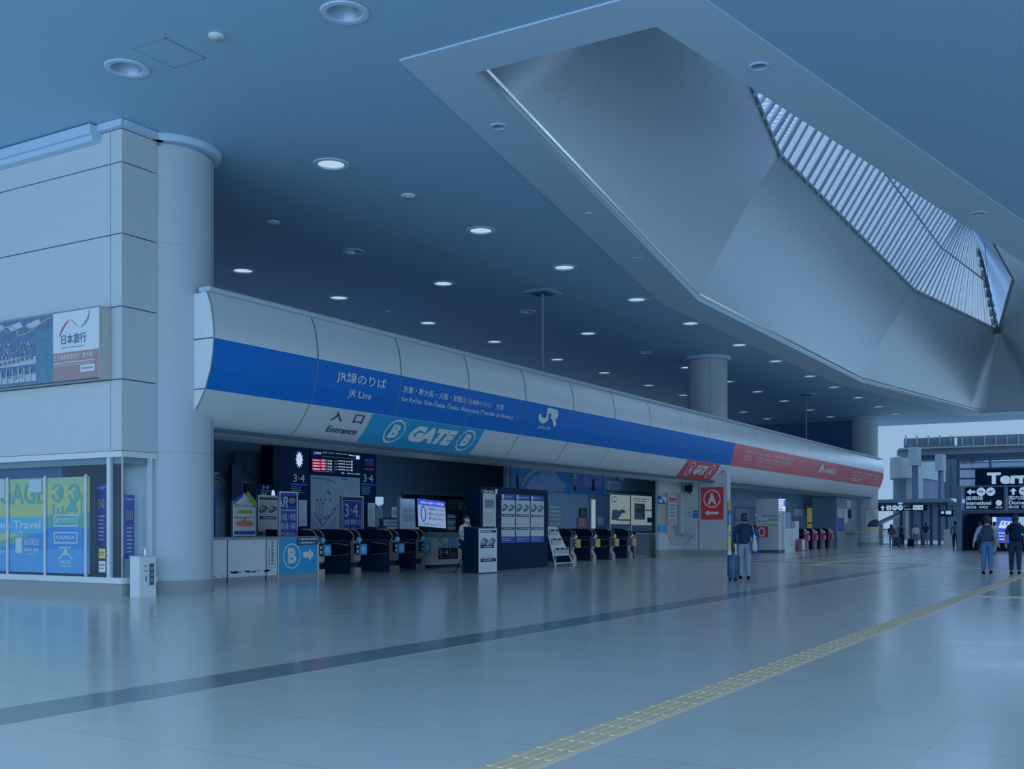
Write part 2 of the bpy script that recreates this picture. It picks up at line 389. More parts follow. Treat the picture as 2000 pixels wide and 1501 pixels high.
gl.build('glazing', sky); mb.build('louvre_bars', sky); mc.build('ridge_frame', sky)

# back walls and the hall behind the fascia
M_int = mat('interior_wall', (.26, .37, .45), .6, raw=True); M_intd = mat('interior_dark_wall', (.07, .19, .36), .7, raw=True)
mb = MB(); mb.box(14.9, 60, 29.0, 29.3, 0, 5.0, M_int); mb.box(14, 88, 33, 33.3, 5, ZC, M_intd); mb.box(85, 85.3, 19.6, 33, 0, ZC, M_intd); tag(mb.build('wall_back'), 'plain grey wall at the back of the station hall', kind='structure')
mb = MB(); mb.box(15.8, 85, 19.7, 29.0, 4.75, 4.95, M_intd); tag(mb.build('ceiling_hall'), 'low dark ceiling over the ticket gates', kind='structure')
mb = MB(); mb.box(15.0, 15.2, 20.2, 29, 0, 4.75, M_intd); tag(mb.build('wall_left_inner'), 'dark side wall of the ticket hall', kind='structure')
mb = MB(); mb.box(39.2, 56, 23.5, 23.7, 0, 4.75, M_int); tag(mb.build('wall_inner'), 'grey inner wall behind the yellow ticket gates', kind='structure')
def interior_fill(x, y, p, sx=8, sy=2.5):  # unseen area light without a fixture, added and tilted to brighten the inner walls
    l = bpy.data.lights.new('hall_fill', 'AREA'); l.energy = p; l.shape = 'RECTANGLE'; l.size = sx; l.size_y = sy; l.color = (.20, .5, 1)
    o = bpy.data.objects.new('hall_fill', l); C.objects.link(o); o.location = (x, y, 4.6); o.rotation_euler = (math.radians(50), 0, 0)
for x, y, p in ((21, 23.5, 35), (32, 23.5, 110), (42, 20.6, 45), (50, 21.0, 50), (57, 19.9, 22), (65, 19.9, 25), (75, 19.9, 25)): interior_fill(x, y, p)

# shop block on the left
XS, YS = 14.72, 17.95
mb = MB()
zj = [2.95, 4.41, 5.89, 7.37, 8.82, 9.5]
mb.box(XS+.06, 15.6, YS+.06, 31, 2.90, ZC, M_seam)
mb.box(XS+.02, XS+.06, YS+.02, 31, 2.90, 2.95, M_wall)
for k in range(5):
    a, e = zj[k]+.012, zj[k+1]-.012
    for y0, y1 in ((YS, YS+.33), (YS+.35, YS+4.6), (YS+4.62, YS+8.9), (YS+8.92, 31)): mb.box(XS, XS+.06, y0, y1, a, e, M_wall)
    mb.box(XS+.06, 15.62, YS, YS+.06, a, e, M_wall)
mb.box(XS-.28, XS+.02, YS+.62, 31, 9.42, 9.62, M_border); mb.box(XS-.2, XS, YS+.66, 31, 9.3, 9.44, M_border)
mb.box(XS-.12, XS, YS-.12, YS+.62, 9.5, 9.64, M_border); mb.box(XS, 15.7, YS-.14, YS, 9.5, 9.64, M_border)
mb.box(15.2, 15.4, 20.3, 31, 0, 2.95, M_int); mb.box(XS+.1, 15.4, YS+.1, 31, 2.7, 2.9, M_grey)
tag(mb.build('wall_left'), 'pearl grey panelled wall of the shop block', kind='structure')
mb = MB(); mb.box(XS, XS+.12, YS, 31, 0, .25, M_skirt); mb.box(XS+.12, 15.55, YS, YS+.12, 0, .25, M_skirt); tag(mb.build('baseboard_left'), 'grey stone skirting under the shop window', kind='structure')
mb = MB()
mb.box(XS-.04, XS+.1, YS-.04, 31, .25, .37, M_white); mb.box(XS-.02, XS+.1, YS-.02, 31, 2.83, 2.95, M_white)
mb.box(XS+.1, 15.6, YS-.04, YS+.1, .25, .37, M_white); mb.box(XS+.1, 15.6, YS-.02, YS+.1, 2.83, 2.95, M_white)
mb.box(XS, XS+.08, YS+.37, YS+.46, .37, 2.83, M_white); mb.box(XS+.01, XS+.04, YS, YS+.03, .37, 2.83, M_steel); mb.box(15.42, 15.5, YS, YS+.08, .37, 2.83, M_white)
for y in (19.08, 20.42, 21.72, 23.0): mb.box(XS+.02, XS+.06, y, y+.05, .37, 2.5, M_white)
w1 = mb.build('window_1'); tag(w1, 'white framed shop window wrapping the block corner', kind='structure')
mb = MB(); mb.poly([(XS+.04, YS+.03, .37), (XS+.04, 31, .37), (XS+.04, 31, 2.83), (XS+.04, YS+.03, 2.83)], G_clear); mb.poly([(XS+.04, YS+.03, .37), (15.45, YS+.03, .37), (15.45, YS+.03, 2.83), (XS+.04, YS+.03, 2.83)], G_clear)
mb.build('pane', w1)
# columns
M_col = mat('column_cladding', (128, 160, 196), .45, var=.03)
def column(x, y, label):
    r = .95; t = thing('round_column', label, 'column', (x, y, 0))
    mb = MB(); mb.lathe(x, y, [(r+.01, 0), (r+.01, .26), (r, .27)], M_skirt, 48); mb.build('skirting', t, 40)
    mb = MB(); mb.lathe(x, y, [(r, .27), (r, 2.97), (r-.012, 2.975), (r-.012, 2.99), (r, 2.995), (r, 7.36), (r-.012, 7.365), (r-.012, 7.385), (r, 7.39), (r, 9.42)], M_col, 64)
    for k in range(4):
        a = math.radians(-62+90*k); mb.tube([(x+r*math.cos(a), y+r*math.sin(a), .27), (x+r*math.cos(a), y+r*math.sin(a), 9.42)], .008, M_seam, 4)
    mb.build('shaft', t, 40)
    mb = MB(); mb.lathe(x, y, [(r-.1, 9.40), (r-.1, 9.5), (r+.14, 9.5), (r+.17, 9.58), (r+.17, 9.645), (r-.1, 9.645)], M_border, 64, caps=False); mb.build('ceiling_collar', t, 40)
    return t
column(16.42, 18.5, 'broad pearl grey round column beside the shop block'); column(49.9, 18.55, 'round grey column rising behind the red and blue join of the fascia'); column(83.2, 18.5, 'dark round column at the far end of the fascia')
# ================================================================ FASCIA
PROF = [(17.22, 6.42), (17.10, 6.15), (17.03, 5.8), (17.0, 5.5), (17.03, 5.1), (17.10, 4.75), (17.25, 4.36), (17.42, 4.08), (17.62, 3.82), (17.86, 3.60)]
def FY(z):
    if z >= PROF[0][1]: return PROF[0][0]
    for (y0, z0), (y1, z1) in zip(PROF, PROF[1:]):
        if z1 <= z <= z0: return y0+(y1-y0)*(z0-z)/(z0-z1)
    return PROF[-1][0]
class PFc:
    def __call__(s, u, v, d=0): return (u, FY(v)-d, v-.25*d)
    def px(s, px, py):
        Y = 17.0
        for _ in range(12):
            r = ray(px, py); t = Y/r[1]; z = HCAM+r[2]*t; Y = FY(z)
        return (r[0]*t, z)
PF = PFc(); XF0, XF1, ZB0, ZB1 = 16.3, 82.6, 4.34, 5.40
M_alu = mat('pearl_aluminium', (.90, .90, .88), .40, .30, raw=True, var=.02)
fa = thing('fascia_sign', 'long curved silver fascia with blue and red line bands', 'sign', (49, 18.4, 3.6))
mb = MB(); ring = [(y, z) for y, z in PROF]+[(18.2, 3.54), (19.6, 3.54), (19.6, 6.38), (17.4, 6.38)]
mb.loft([[(x, y, z) for y, z in ring] for x in (XF0, XF1)], M_alu); mb.build('shell', fa, 35)
mb = MB(); mb.box(XF0-.02, XF1+.02, 17.12, 17.42, 6.40, 6.50, M_border); mb.tube([(XF0, 17.14, 6.45), (XF1, 17.14, 6.45)], .05, M_wall, 8); mb.box(XF0, XF1, 17.84, 17.95, 3.52, 3.58, M_seam); mb.build('top_rail', fa)
def band(u0, u1, z0, z1, m, d=.006, name='band', slant=0):
    mb = MB(); zs = [z0+(z1-z0)*i/10 for i in range(11)]; n = max(1, int((u1-u0)/3))
    for i in range(10):
        mb.poly([PF(u0, zs[i], d), PF(u1, zs[i], d), PF(u1, zs[i+1], d), PF(u0, zs[i+1], d)], m)
    return mb
XJ = 49.4
band(XF0+.02, XJ, ZB0, ZB1, M_blue).build('blue_band', fa, 40); band(XJ, XF1-.05, ZB0, ZB1, M_red).build('red_band', fa, 40)
band(22.05, 27.45, 3.61, ZB0-.01, M_sky).build('gate_band', fa, 40); band(44.0, 48.2, 3.61, ZB0-.01, M_red).build('gate_band', fa, 40)
for k in range(1, 20):
    mb = MB()
    x = XF0+3.3*k
    for zs, m in (((6.40, ZB1), M_seam), ((ZB1, ZB0), M_grey), ((ZB0, 3.60), M_grey)):
        for i in range(12):
            a, c = zs[0]+(zs[1]-zs[0])*i/12, zs[0]+(zs[1]-zs[0])*(i+1)/12; w = .012 if k < 8 else .008
            mb.poly([PF(x-w, a, .014), PF(x+w, a, .014), PF(x+w, c, .014), PF(x-w, c, .014)], m)
    mb.build('panel_joint', fa)
pass
# left end cap
mb = MB(); mb.prism([(XF0-.02, y, z) for y, z in ring], [(XF0+.04, y, z) for y, z in ring], M_white); 
for z in (ZB1, ZB0): mb.box(XF0-.026, XF0-.02, FY(z), 19.5, z-.012, z+.012, M_seam)
mb.build('end_cap', fa)
JR1 = [(.0, .60), (.01, .40), (.05, .29), (.14, .22), (.25, .21), (.36, .27), (.41, .38), (.42, .52), (.44, .93), (.82, .93), (.92, .90), (.95, .80), (.93, .66), (.86, .59), (.62, .58)]
JR2 = [(.74, .58), (.94, .0)]
def jr_logo(mb, P, u0, u1, v0, v1, m, d=.010):
    f = lambda q: [(u0+x*(u1-u0), v0+y*(v1-v0)) for x, y in q]
    w = .145*(u1-u0)
    mb.stroke(P, f(JR1), w, m, d); mb.stroke(P, f(JR2), w, m, d+.003)
def fbox(x0, y0, x1, y1, xm=None): a = PF.px(x0, y0); c = PF.px(x1, y1); return a[0], c[0]
mb = MB(); D = .02
mb.text(PF, 'JR線のりば', 20.32, 22.28, 4.93, 5.23, M_letter, D, .012, cut=.1); mb.text(PF, 'JR Line', 20.85, 21.75, 4.60, 4.82, M_letter, D, .008, cut=.1)
mb.build('lettering', fa); mb = MB(); x0 = PF.px(786, 762)[0]; x1 = PF.px(981, 797)[0]; xk = x0+(x1-x0)*.60
mb.text(PF, '京都・新大阪・大阪・和歌山', x0, xk, 4.98, 5.16, M_letter, D, .015, cut=.1)
mb.text(PF, '（日根野のりかえ）', xk+.1, xk+(x1-x0)*.27, 4.98, 5.13, M_letter, D, .01, cut=.1); mb.text(PF, '方面', x1-.42, x1+.05, 4.98, 5.14, M_letter, D, .01, cut=.1)
mb.text(PF, 'for Kyōto, Shin-Ōsaka, Ōsaka, Wakayama (Transfer at Hineno)', x0, PF.px(1000, 815)[0], 4.72, 4.91, M_letter, D, .008, cut=.1)
mb.build('lettering', fa); mb = MB(); x0, x1 = PF.px(1052, 820)[0], PF.px(1087, 820)[0]
jr_logo(mb, PF, x0, x1, 4.78, 5.27, M_letter, D); mb.text(PF, 'JR西日本', x0, x0+(x1-x0)*.72, 4.60, 4.72, M_letter, D, .02, .2)
# red side
mb.build('lettering', fa); mb = MB(); ux = lambda p: PF.px(p, 905)[0]
mb.text(PF, '南海線のりば', ux(1450), ux(1471.5), 5.03, 5.20, M_letter, D, .02); mb.text(PF, 'なんば・新今宮・天下茶屋・泉佐野・和歌山方面', ux(1475), ux(1549), 5.02, 5.20, M_letter, D, .02)
mb.text(PF, 'Nankai Line', ux(1449), ux(1464), 4.86, 4.96, M_letter, D, .02); mb.text(PF, 'for Namba, Shin-Imamiya, Tengachaya, Izumisano, Wakayama', ux(1473.5), ux(1546), 4.83, 4.95, M_letter, D, .02)
mb.text(PF, '南海线乘车处', ux(1447), ux(1461), 4.69, 4.78, M_letter, D, .0); mb.text(PF, '难波・新今宫・天下茶屋・泉佐野・和歌山方向', ux(1472), ux(1530), 4.67, 4.77, M_letter, D, 0)
mb.text(PF, '난카이선 타는 곳', ux(1445), ux(1456), 4.53, 4.62, M_letter, D, 0); mb.text(PF, '난바・신이마미야・덴가차야・이즈미사노 방면', ux(1470), ux(1507), 4.52, 4.61, M_letter, D, 0)
mb.build('lettering', fa); mb = MB()
def drop(mb, u0, u1, v0, v1):
    f = lambda q: [(u0+x*(u1-u0), v0+y*(v1-v0)) for x, y in q]
    mb.shape(PF, f([(.62, 1), (.9, .62), (.97, .35), (.9, .0), (.72, .0), (.66, .3), (.55, .45), (.42, .3), (.36, .0), (.08, .0), (.0, .25), (.1, .55), (.35, .8)]), M_letter, D)
x0, x1, x2 = PF.px(1597, 925)[0], PF.px(1606, 925)[0], PF.px(1629, 930)[0]
drop(mb, x0, x1, 4.68, 5.22); mb.text(PF, 'NANKAI', x1+.15, x2, 4.72, 5.05, M_letter, D, .05, .25)
mb.build('lettering', fa); mb = MB(); x0, x1, x2, x3 = [PF.px(p, 935)[0] for p in (1661, 1703, 1707, 1716)]
mb.text(PF, 'なんば・新今宮・天下茶屋・泉佐野方面', x0, x1, 5.0, 5.16, M_letter, D, .01); mb.text(PF, '南海線', x2, x3, 5.0, 5.15, M_letter, D, .01)
mb.text(PF, 'for Namba, Shin-Imamiya, Tengachaya', x0, x1-.6, 4.82, 4.93, M_letter, D, .01); mb.text(PF, 'Nankai Line', x2, x3, 4.82, 4.92, M_letter, D, .01)
mb.lines(PF, x0, x1-2, 4.48, 4.74, 2, M_letter, D, .4, 5)
mb.build('lettering', fa); mb = MB()
mb.text(PF, '入', 20.53, 20.98, 4.04, 4.27, M_navyletter, D, .02, cut=.08); mb.text(PF, '口', 21.40, 21.77, 4.05, 4.26, M_navyletter, D, .02, cut=.08); mb.text(PF, 'Entrance', 20.62, 21.78, 3.78, 3.92, M_navyletter, D, .012, cut=.08)
def gate_words(mb, L_, a, c, mid0, mid1, rr):
    zc = 3.98
    for u in (a, c):
        mb.ring(PF, u, zc, rr, .30, .05, M_letter, D, 32); mb.text(PF, L_, u-rr*.48, u+rr*.48, zc-.17, zc+.17, M_letter, D, .05, .1, cut=.08)
    mb.text(PF, 'GATE', mid0, mid1, 3.78, 4.20, M_letter, D, .075, .22, cut=.08)
mb.build('lettering', fa); mb = MB(); gate_words(mb, 'B', 23.25, 26.75, 23.95, 26.15, .42)
mb.build('lettering', fa); mb = MB(); gate_words(mb, 'A', 44.9, 47.4, 45.45, 46.85, .40)
mb.build('lettering', fa)
# hangers
for x in (33.0, 66.6):
    t = thing('hanger_pole', 'grey hanger pole with square ceiling plate above '+('the blue band' if x < 40 else 'the red band'), 'pole', (x, 18.35, 6.4))
    mb = MB(); mb.tube([(x, 18.35, 6.50), (x, 18.35, ZC)], .055, M_grey, 10); mb.build('rod', t, 40)
    mb = MB(); mb.box(x-.5, x+.5, 17.85, 18.85, ZC-.05, ZC-.002, M_ceil); mb.box(x-.3, x+.3, 18.05, 18.65, ZC-.09, ZC-.05, M_seam); mb.build('ceiling_plate', t)
# ================================================================ DOWNLIGHTS
ORD = ['first', 'second', 'third', 'fourth', 'fifth', 'sixth', 'seventh', 'eighth', 'ninth', 'tenth', 'eleventh', 'twelfth']
ROWN = {'A': 'row along the skylight border', 'B': 'middle ceiling row', 'C': 'rear ceiling row behind the fascia'}
spots = {0: 'small unlit spotlight in the border at the near corner of the skylight', 1: 'small spotlight in the border below the left skylight edge', 2: 'small unlit spotlight in the border beside the right skylight edge', 3: 'small spotlight in the far right border strip of the skylight'}
for x, y, r, lit, g, i in LAMPS:
    if g in ROWN:
        lab = ('lit' if lit else 'unlit') + ' round downlight, ' + ORD[i] + ' of the ' + ('lit' if lit else 'unlit') + ' ones in the ' + ROWN[g]
    elif g == 'P': lab = ['wide unlit downlight in the ceiling above the shop, nearer the skylight corner', 'wide unlit downlight in the ceiling directly above the shop block'][i]
    else: lab = spots[i]
    z = ZC-(.03 if inside((x, y), EDGE) else 0)
    t = thing('downlight', lab, 'downlight', (x, y, z), 'ceiling downlights')
    mb = MB(); mb.lathe(x, y, [(r*.82, z-.005), (r*.85, z-.03), (r*1.12, z-.03), (r*1.16, z-.004)], M_border, 28, caps=False); mb.build('trim_ring', t, 40)
    mb = MB()
    if lit:
        mb.lathe(x, y, [(r*.9, z+.01), (.001, z+.012)], E_disc, 28, caps=False); mb.build('diffuser', t)
    else:
        mb.lathe(x, y, [(r*.86, z-.01), (r*.74, z+.14), (r*.5, z+.26), (r*.3, z+.32), (.01, z+.32)], mat('reflector_bowl', (.45, .58, .70), .35, .3, raw=True), 28, caps=False); mb.build('reflector', t, 60)
        mb = MB(); mb.ell((x, y, z+.26), (r*.26, r*.26, .09), M_wall, 14, 8); mb.build('bulb', t, 60)
# detectors and hatch on the ceiling
def dome(x, y, r, lab, cat='smoke detector', nm='smoke_detector'):
    t = thing(nm, lab, cat, (x, y, ZC)); mb = MB(); mb.lathe(x, y, [(r, ZC-.002), (r, ZC-.03), (r*.8, ZC-.05)], M_white, 20); mb.build('base', t, 40)
    mb = MB(); mb.lathe(x, y, [(r*.5, ZC-.05), (r*.5, ZC-.09), (r*.2, ZC-.11)], M_steel, 16); mb.build('sensor', t, 40)
dome(12.98, 13.48, .13, 'white smoke detector beside the square ceiling hatch')
dome(21.67, 15.87, .18, 'flat round ceiling speaker between the first two lit lamps', 'speaker', 'ceiling_speaker'); dome(21.69, 20.4, .18, 'flat round ceiling speaker right of the broad column', 'speaker', 'ceiling_speaker')
dome(32.88, 25.04, .1, 'tiny detector on the dark ceiling above the fascia lettering'); dome(25.25, 12.65, .1, 'small detector in the border under the skylight edge')
mb = MB(); mb.box(12.62, 13.48, 14.3, 15.08, ZC-.008, ZC-.001, M_ceil)
for a in ((12.6, 13.5, 14.28, 14.3), (12.6, 13.5, 15.08, 15.1), (12.6, 12.62, 14.28, 15.1), (13.48, 13.5, 14.28, 15.1)): mb.box(*a, ZC-.01, ZC-.001, M_grey)
tag(mb.build('ceiling_hatch'), 'square access hatch in the ceiling above the shop', 'hatch')
# ================================================================ SHOP BLOCK THINGS
P = PX(14.44)
t = thing('billboard', 'long lit billboard on the shop wall with a temple gate photo and a travel logo', 'billboard', (14.58, 21, 4.41))
mb = MB(); mb.box(14.45, XS, 18.28, 26, 4.43, 5.87, M_wall); mb.box(14.44, 14.46, 18.28, 26, 5.86, 5.885, M_grey); mb.box(14.44, 14.46, 18.28, 26, 4.41, 4.44, M_seam)
mb.box(14.43, XS, 18.265, 18.28, 4.41, 5.885, M_steel); mb.build('case', t)
M_photo = mat('billboard_photo', (.16, .24, .38), .5, raw=True, var=.5, vs=7); M_gold = mat('temple_pale_trim', (112, 140, 160), .5); M_pale = mat('photo_pale', (126, 160, 198), .5, var=.3, vs=9); M_teal = mat('photo_teal_trees', (62, 112, 158), .5, var=.3, vs=9)
mb = MB(); U0, U1 = -26, -19.74
mb.rect(P, U0, U1, 4.45, 5.85, M_photo, .0)
mb.rect(P, -20.28, U1, 4.45, 5.55, M_teal, .004); mb.rect(P, U0, -20.3, 4.5, 4.66, M_pale, .004); mb.rect(P, -22.2, -20.3, 4.86, 5.02, M_pale, .004)
for k in range(3):
    mb.shape(P, [(-21.9+k*.62, 5.75-.02*k), (-21.45+k*.62, 5.80), (-21.35+k*.62, 5.68), (-21.75+k*.62, 5.62)], M_pale, .006)
mb.stroke(P, [(-21.62, 5.50), (-21.5, 5.66), (-21.35, 5.73), (-21.15, 5.73), (-21.0, 5.66), (-20.86, 5.50)], .035, M_gold, .008)
mb.stroke(P, [(-20.86, 5.50), (-20.5, 5.55), (-20.1, 5.72), (-19.76, 5.8)], .03, M_gold, .008); mb.stroke(P, [(-22.3, 5.42), (-21.62, 5.50)], .03, M_gold, .008)
mb.stroke(P, [(-22.4, 4.93), (-21.4, 5.0), (-20.42, 5.06)], .02, M_gold, .009); mb.stroke(P, [(-22.4, 4.83), (-21.4, 4.9), (-20.3, 4.97)], .02, M_gold, .009)
for k in range(13): mb.rect(P, -22.3+k*.15, -22.2+k*.15, 4.86+k*.0095, 4.92+k*.0095, M_photo, .010)
rg = random.Random(3)
for k in range(90):
    u, v = rg.uniform(-22.2, -20.45), rg.gauss(5.18, .09); mb.rect(P, u, u+rg.uniform(.02, .06), v, v+rg.uniform(.02, .05), rg.choice((M_pale, M_gold, M_teal)), .011+k*.00004)
for k in range(60):
    u, v = rg.uniform(-22.2, -20.4), rg.gauss(4.62, .06); mb.rect(P, u, u+rg.uniform(.02, .07), v, v+.03, rg.choice((M_pale, M_gold, M_photo)), .015+k*.00004)
for k in range(9): mb.rect(P, -22.1+k*.2, -22.06+k*.2, 4.5, 4.8, M_pale, .018)
mb.build('photo', t)
mb = MB(); mb.rect(P, U1, -18.29, 5.02, 5.85, M_white, .002); mb.build('logo_panel', t)
M_brown = mat('brown_caption', (118, 116, 138), .5)
mb = MB(); mb.rect(P, U1, -18.29, 4.45, 5.02, M_brown, .002); mb.rect(P, U1+.02, -18.42, 4.80, 4.815, M_letter, .006); mb.rect(P, -18.86, -18.42, 4.58, 4.72, M_white, .006)
mb.text(P, '日光東照宮陽明門（栃木県）', U1+.05, -18.45, 4.86, 4.98, M_letter, .008); mb.text(P, 'Nikko Tosho-gu Yomeimon Gate (Tochigi, Japan)', U1+.05, -18.5, 4.72, 4.785, M_letter, .008); mb.lines(P, -18.82, -18.46, 4.61, 4.69, 1, M_grey, .009); mb.build('caption_panel', t)
M_lred, M_lyel, M_lgrn = mat('logo_red', (128, 66, 122), .5), mat('logo_yellow', (140, 158, 150), .5), mat('logo_green', (70, 140, 165), .5)
mb = MB()
def sweep(pts, w, m):
    n = len(pts)-1
    for i in range(n):
        a, c = pts[i], pts[i+1]; k = .35+math.sin(math.pi*(i+.5)/n)*.65; mb.stroke(P, [a, c], w*k, m, .009)
sweep([(-19.53, 5.36), (-19.47, 5.45), (-19.40, 5.54), (-19.31, 5.62), (-19.22, 5.67)], .045, M_lred)
sweep([(-19.16, 5.68), (-19.08, 5.62), (-19.0, 5.56), (-18.92, 5.52)], .04, M_lyel)
sweep([(-18.84, 5.51), (-18.74, 5.55), (-18.65, 5.63), (-18.59, 5.74), (-18.58, 5.83)], .045, M_lgrn)
mb.text(P, '日本旅行', -19.46, -18.68, 5.18, 5.39, mat('logo_navy', (52, 84, 140), .5), .009, .012); mb.text(P, 'NIPPON TRAVEL AGENCY', -19.46, -18.72, 5.10, 5.125, M_seam, .009)
mb.build('lettering', t)
# window posters
Q = PX(14.80)
M_wy, M_wy2, M_wg, M_wb, M_wb2, M_wc = [mat(n_, c_, .5, raw=True, var=.03) for n_, c_ in (('print_yellow', (.85, .78, .30)), ('print_lime', (.66, .74, .34)), ('print_green', (.22, .60, .42)), ('print_blue', (.10, .38, .80)), ('print_sky', (.16, .50, .84)), ('print_cyan', (.16, .62, .84)))]
t = thing('window_poster', 'big yellow and blue baggage service poster behind the shop window', 'poster', (14.8, 21.5, .4))
u0, u1 = -26, -19.05; zb, zt = .42, 2.46
mb = MB(); mb.rect(Q, u0, u1, zb, zt, M_wy, 0, .01); mb.rect(Q, u0, u1, 2.30, zt, M_wy2, .003)
mb.shape(Q, [(u0, zb), (u1, zb), (u1, 1.72), (-19.2, 1.74), (-19.4, 1.62), (-19.9, 1.72), (-20.3, 1.68), (-20.8, 1.48), (-21.3, 1.3), (-21.6, 1.18), (-22.5, 1.0), (u0, .9)], M_wg, .004)
mb.shape(Q, [(u0, zb), (u1, zb), (u1, 1.36), (-19.6, 1.42), (-20.0, 1.46), (-20.4, 1.38), (-20.9, 1.26), (-21.4, 1.08), (-22.5, .85), (u0, .8)], M_wb, .006); mb.rect(Q, u0, u1, zb, .92, M_wb2, .008)
for k, (u, h) in enumerate(((-20.25, .18), (-20.1, .1), (-19.95, .14), (-19.55, .34), (-19.22, .3))): mb.rect(Q, u, u+.07, 1.6, 1.72+h, M_wg, .005)
mb.shape(Q, [(-19.85, 1.72), (-19.62, 2.0), (-19.40, 1.72)], M_wg, .006); mb.stroke(Q, [(-19.3, 1.7), (-19.3, 2.1)], .05, M_wg, .007); mb.rect(Q, -19.37, -19.23, 2.03, 2.06, M_wg, .008)
mb.build('print', t)
mb = MB()
for txt, b in (('LUGGAGE', (-62, 943, 88, 985)),): mb.text(Q, txt, *Q.box(*b), M_wg, .010, .02)
for cx in (112, 145):
    u, v = Q.px(cx, 962); ru, rv = .20, .20
    mb.ring(Q, u, v, ru, rv, .065, M_wg, .010); mb.rect(Q, u-ru*1.1, u+.02, v-.04, v+.06, M_wy, .011)
    mb.shape(Q, [(u-.02, v+.05), (u+.06, v+.05), (u+.06, v+.12), (u+.2, v), (u+.06, v-.12), (u+.06, v-.05), (u-.02, v-.05)], M_wg, .012)
b = Q.box(-90, 1010, 89, 1041); mb.rect(Q, *b, M_wc, .010); mb.text(Q, 'Hands Free Travel', *Q.box(-70, 1016, 80, 1032), M_letter, .012, .02)
for w_, b in (('KYOTO', (106, 1004, 152, 1028)), ('OSAKA', (106, 1038, 152, 1061))):
    u_0, u_1, v0, v1 = Q.box(*b); mb.rect(Q, u_0, u_1, v0, v1, M_letter, .010); mb.rect(Q, u_0+.03, u_1-.03, v0+.03, v1-.03, M_wg if w_ == 'KYOTO' else M_wb, .011); mb.text(Q, w_, u_0+.08, u_1-.08, v0+.09, v1-.08, M_letter, .013, .025)
u_0, u_1, v0, v1 = Q.box(31, 1050, 44, 1079); mb.rect(Q, u_0, u_1, v0, v1, M_letter, .010); mb.stroke(Q, [(u_0+.1, v1), (u_0+.1, v1+.13), (u_0+.22, v1+.13), (u_0+.22, v1)], .03, M_letter, .010)
mb.text(Q, '当日配送', *Q.box(48, 1051, 77, 1064), M_letter, .012, .02); mb.text(Q, 'Same day', *Q.box(48, 1068, 76, 1078), M_letter, .012, .02); mb.text(Q, 'delivery', *Q.box(55, 1079, 69, 1085), M_letter, .012, .01); mb.text(Q, 'Airport', *Q.box(-22, 1072, 10, 1083), M_letter, .012, .02)
mb.lines(Q, *Q.box(117, 1066, 141, 1072), 1, M_letter, .012, .6, 8); mb.disc(Q, *Q.px(129, 1077), .06, .08, M_letter, .012)
u, v = Q.px(129, 1092); mb.stroke(Q, [(u-.23, v), (u-.12, v+.1), (u, v+.13), (u+.12, v+.1), (u+.23, v)], .03, M_letter, .011); mb.text(Q, 'HOTEL', *Q.box(119, 1094, 140, 1101), M_letter, .012, .02); mb.lines(Q, *Q.box(117, 1103, 141, 1107), 1, M_letter, .012); mb.lines(Q, *Q.box(112, 1112, 146, 1116), 1, M_wc, .012)
mb.build('lettering', t)
for nm, b, lab in (('paper_sheet', (-14, 935, 10, 972), 'plain white sheet taped over the poster at the left frame edge'), ('paper_sheet', (57, 937, 82, 961), 'plain white sheet taped over the last letters of the yellow poster')):
    mb = MB(); mb.rect(PX(14.785), *Q.box(*b), M_white, .0, .004); tag(mb.build(nm), lab, 'paper')
for pl, b, lab in ((PX(15.1), (188, 944, 208, 1066), 'blue hanging banner behind the shop glass left of the corner post'), (PY(18.32), (243, 966, 262, 1090), 'blue hanging banner behind the side glass of the shop corner')):
    u_0, u_1, v0, v1 = pl.box(*b); t = thing('banner', lab, 'banner', pl((u_0+u_1)/2, v0, 0))
    mb = MB(); mb.rect(pl, u_0, u_1, v0, v1, M_poster_blue, 0, .01); mb.build('cloth', t)
    mb = MB(); w_ = u_1-u_0; mb.text(pl, 'Baggage', u_0+w_*.1, u_1-w_*.1, v1-.12, v1-.05, M_letter, .006)
    for k in (.32, .68): mb.ring(pl, u_0+w_*k, v1-.42, w_*.14, .1, w_*.06, M_yellow, .006)
    mb.lines(pl, u_0+w_*.2, u_1-w_*.1, v0+.1, v1-.65, 7, M_letter, .006, .35, 4); mb.build('print', t)
mb = MB(); Qg = PX(14.745)
for lab, b, m1 in (('yellow notice sticker on the shop glass', (193, 1071, 206, 1090), M_yellow), ('white price notice under the yellow sticker on the shop glass', (193, 1095, 206, 1117), M_white)):
    mb = MB(); bb = Qg.box(*b); mb.rect(Qg, *bb, m1, 0, .004); mb.lines(Qg, bb[0]+.02, bb[1]-.02, bb[2]+.05, bb[3]-.05, 2, M_seam, .004, .3); tag(mb.build('sticker'), lab, 'sticker')
# utility box
t = thing('utility_box', 'white floor-standing utility box in front of the shop corner', 'box', (15.0, 17.66, 0))
mb = MB(); mb.box(14.8, 15.22, 17.52, 17.80, 0, .80, M_white); mb.box(14.79, 15.23, 17.51, 17.81, .79, .82, M_wall); mb.build('housing', t)
mb = MB(); Pf = PY(17.52); mb.rect(Pf, 15.05, 15.17, .22, .66, M_seam, .004); 
for k in range(3): mb.rect(Pf, 15.075, 15.145, .28+k*.12, .36+k*.12, M_grey, .008)
mb.build('label_slot', t); mb = MB(); mb.rect(Pf, 14.9, 15.0, .60, .63, M_orange, .004); mb.rect(Pf, 14.9, 15.02, .50, .53, M_orange, .004); mb.rect(Pf, 14.95, 14.98, .3, .4, M_seam, .004); mb.build('sticker', t)
mb = MB(); mb.tube([(15.1, 17.7, .82), (15.1, 17.7, .98)], .025, M_steel, 8); mb.box(15.06, 15.14, 17.66, 17.74, .95, 1.0, M_steel); mb.build('spout', t)
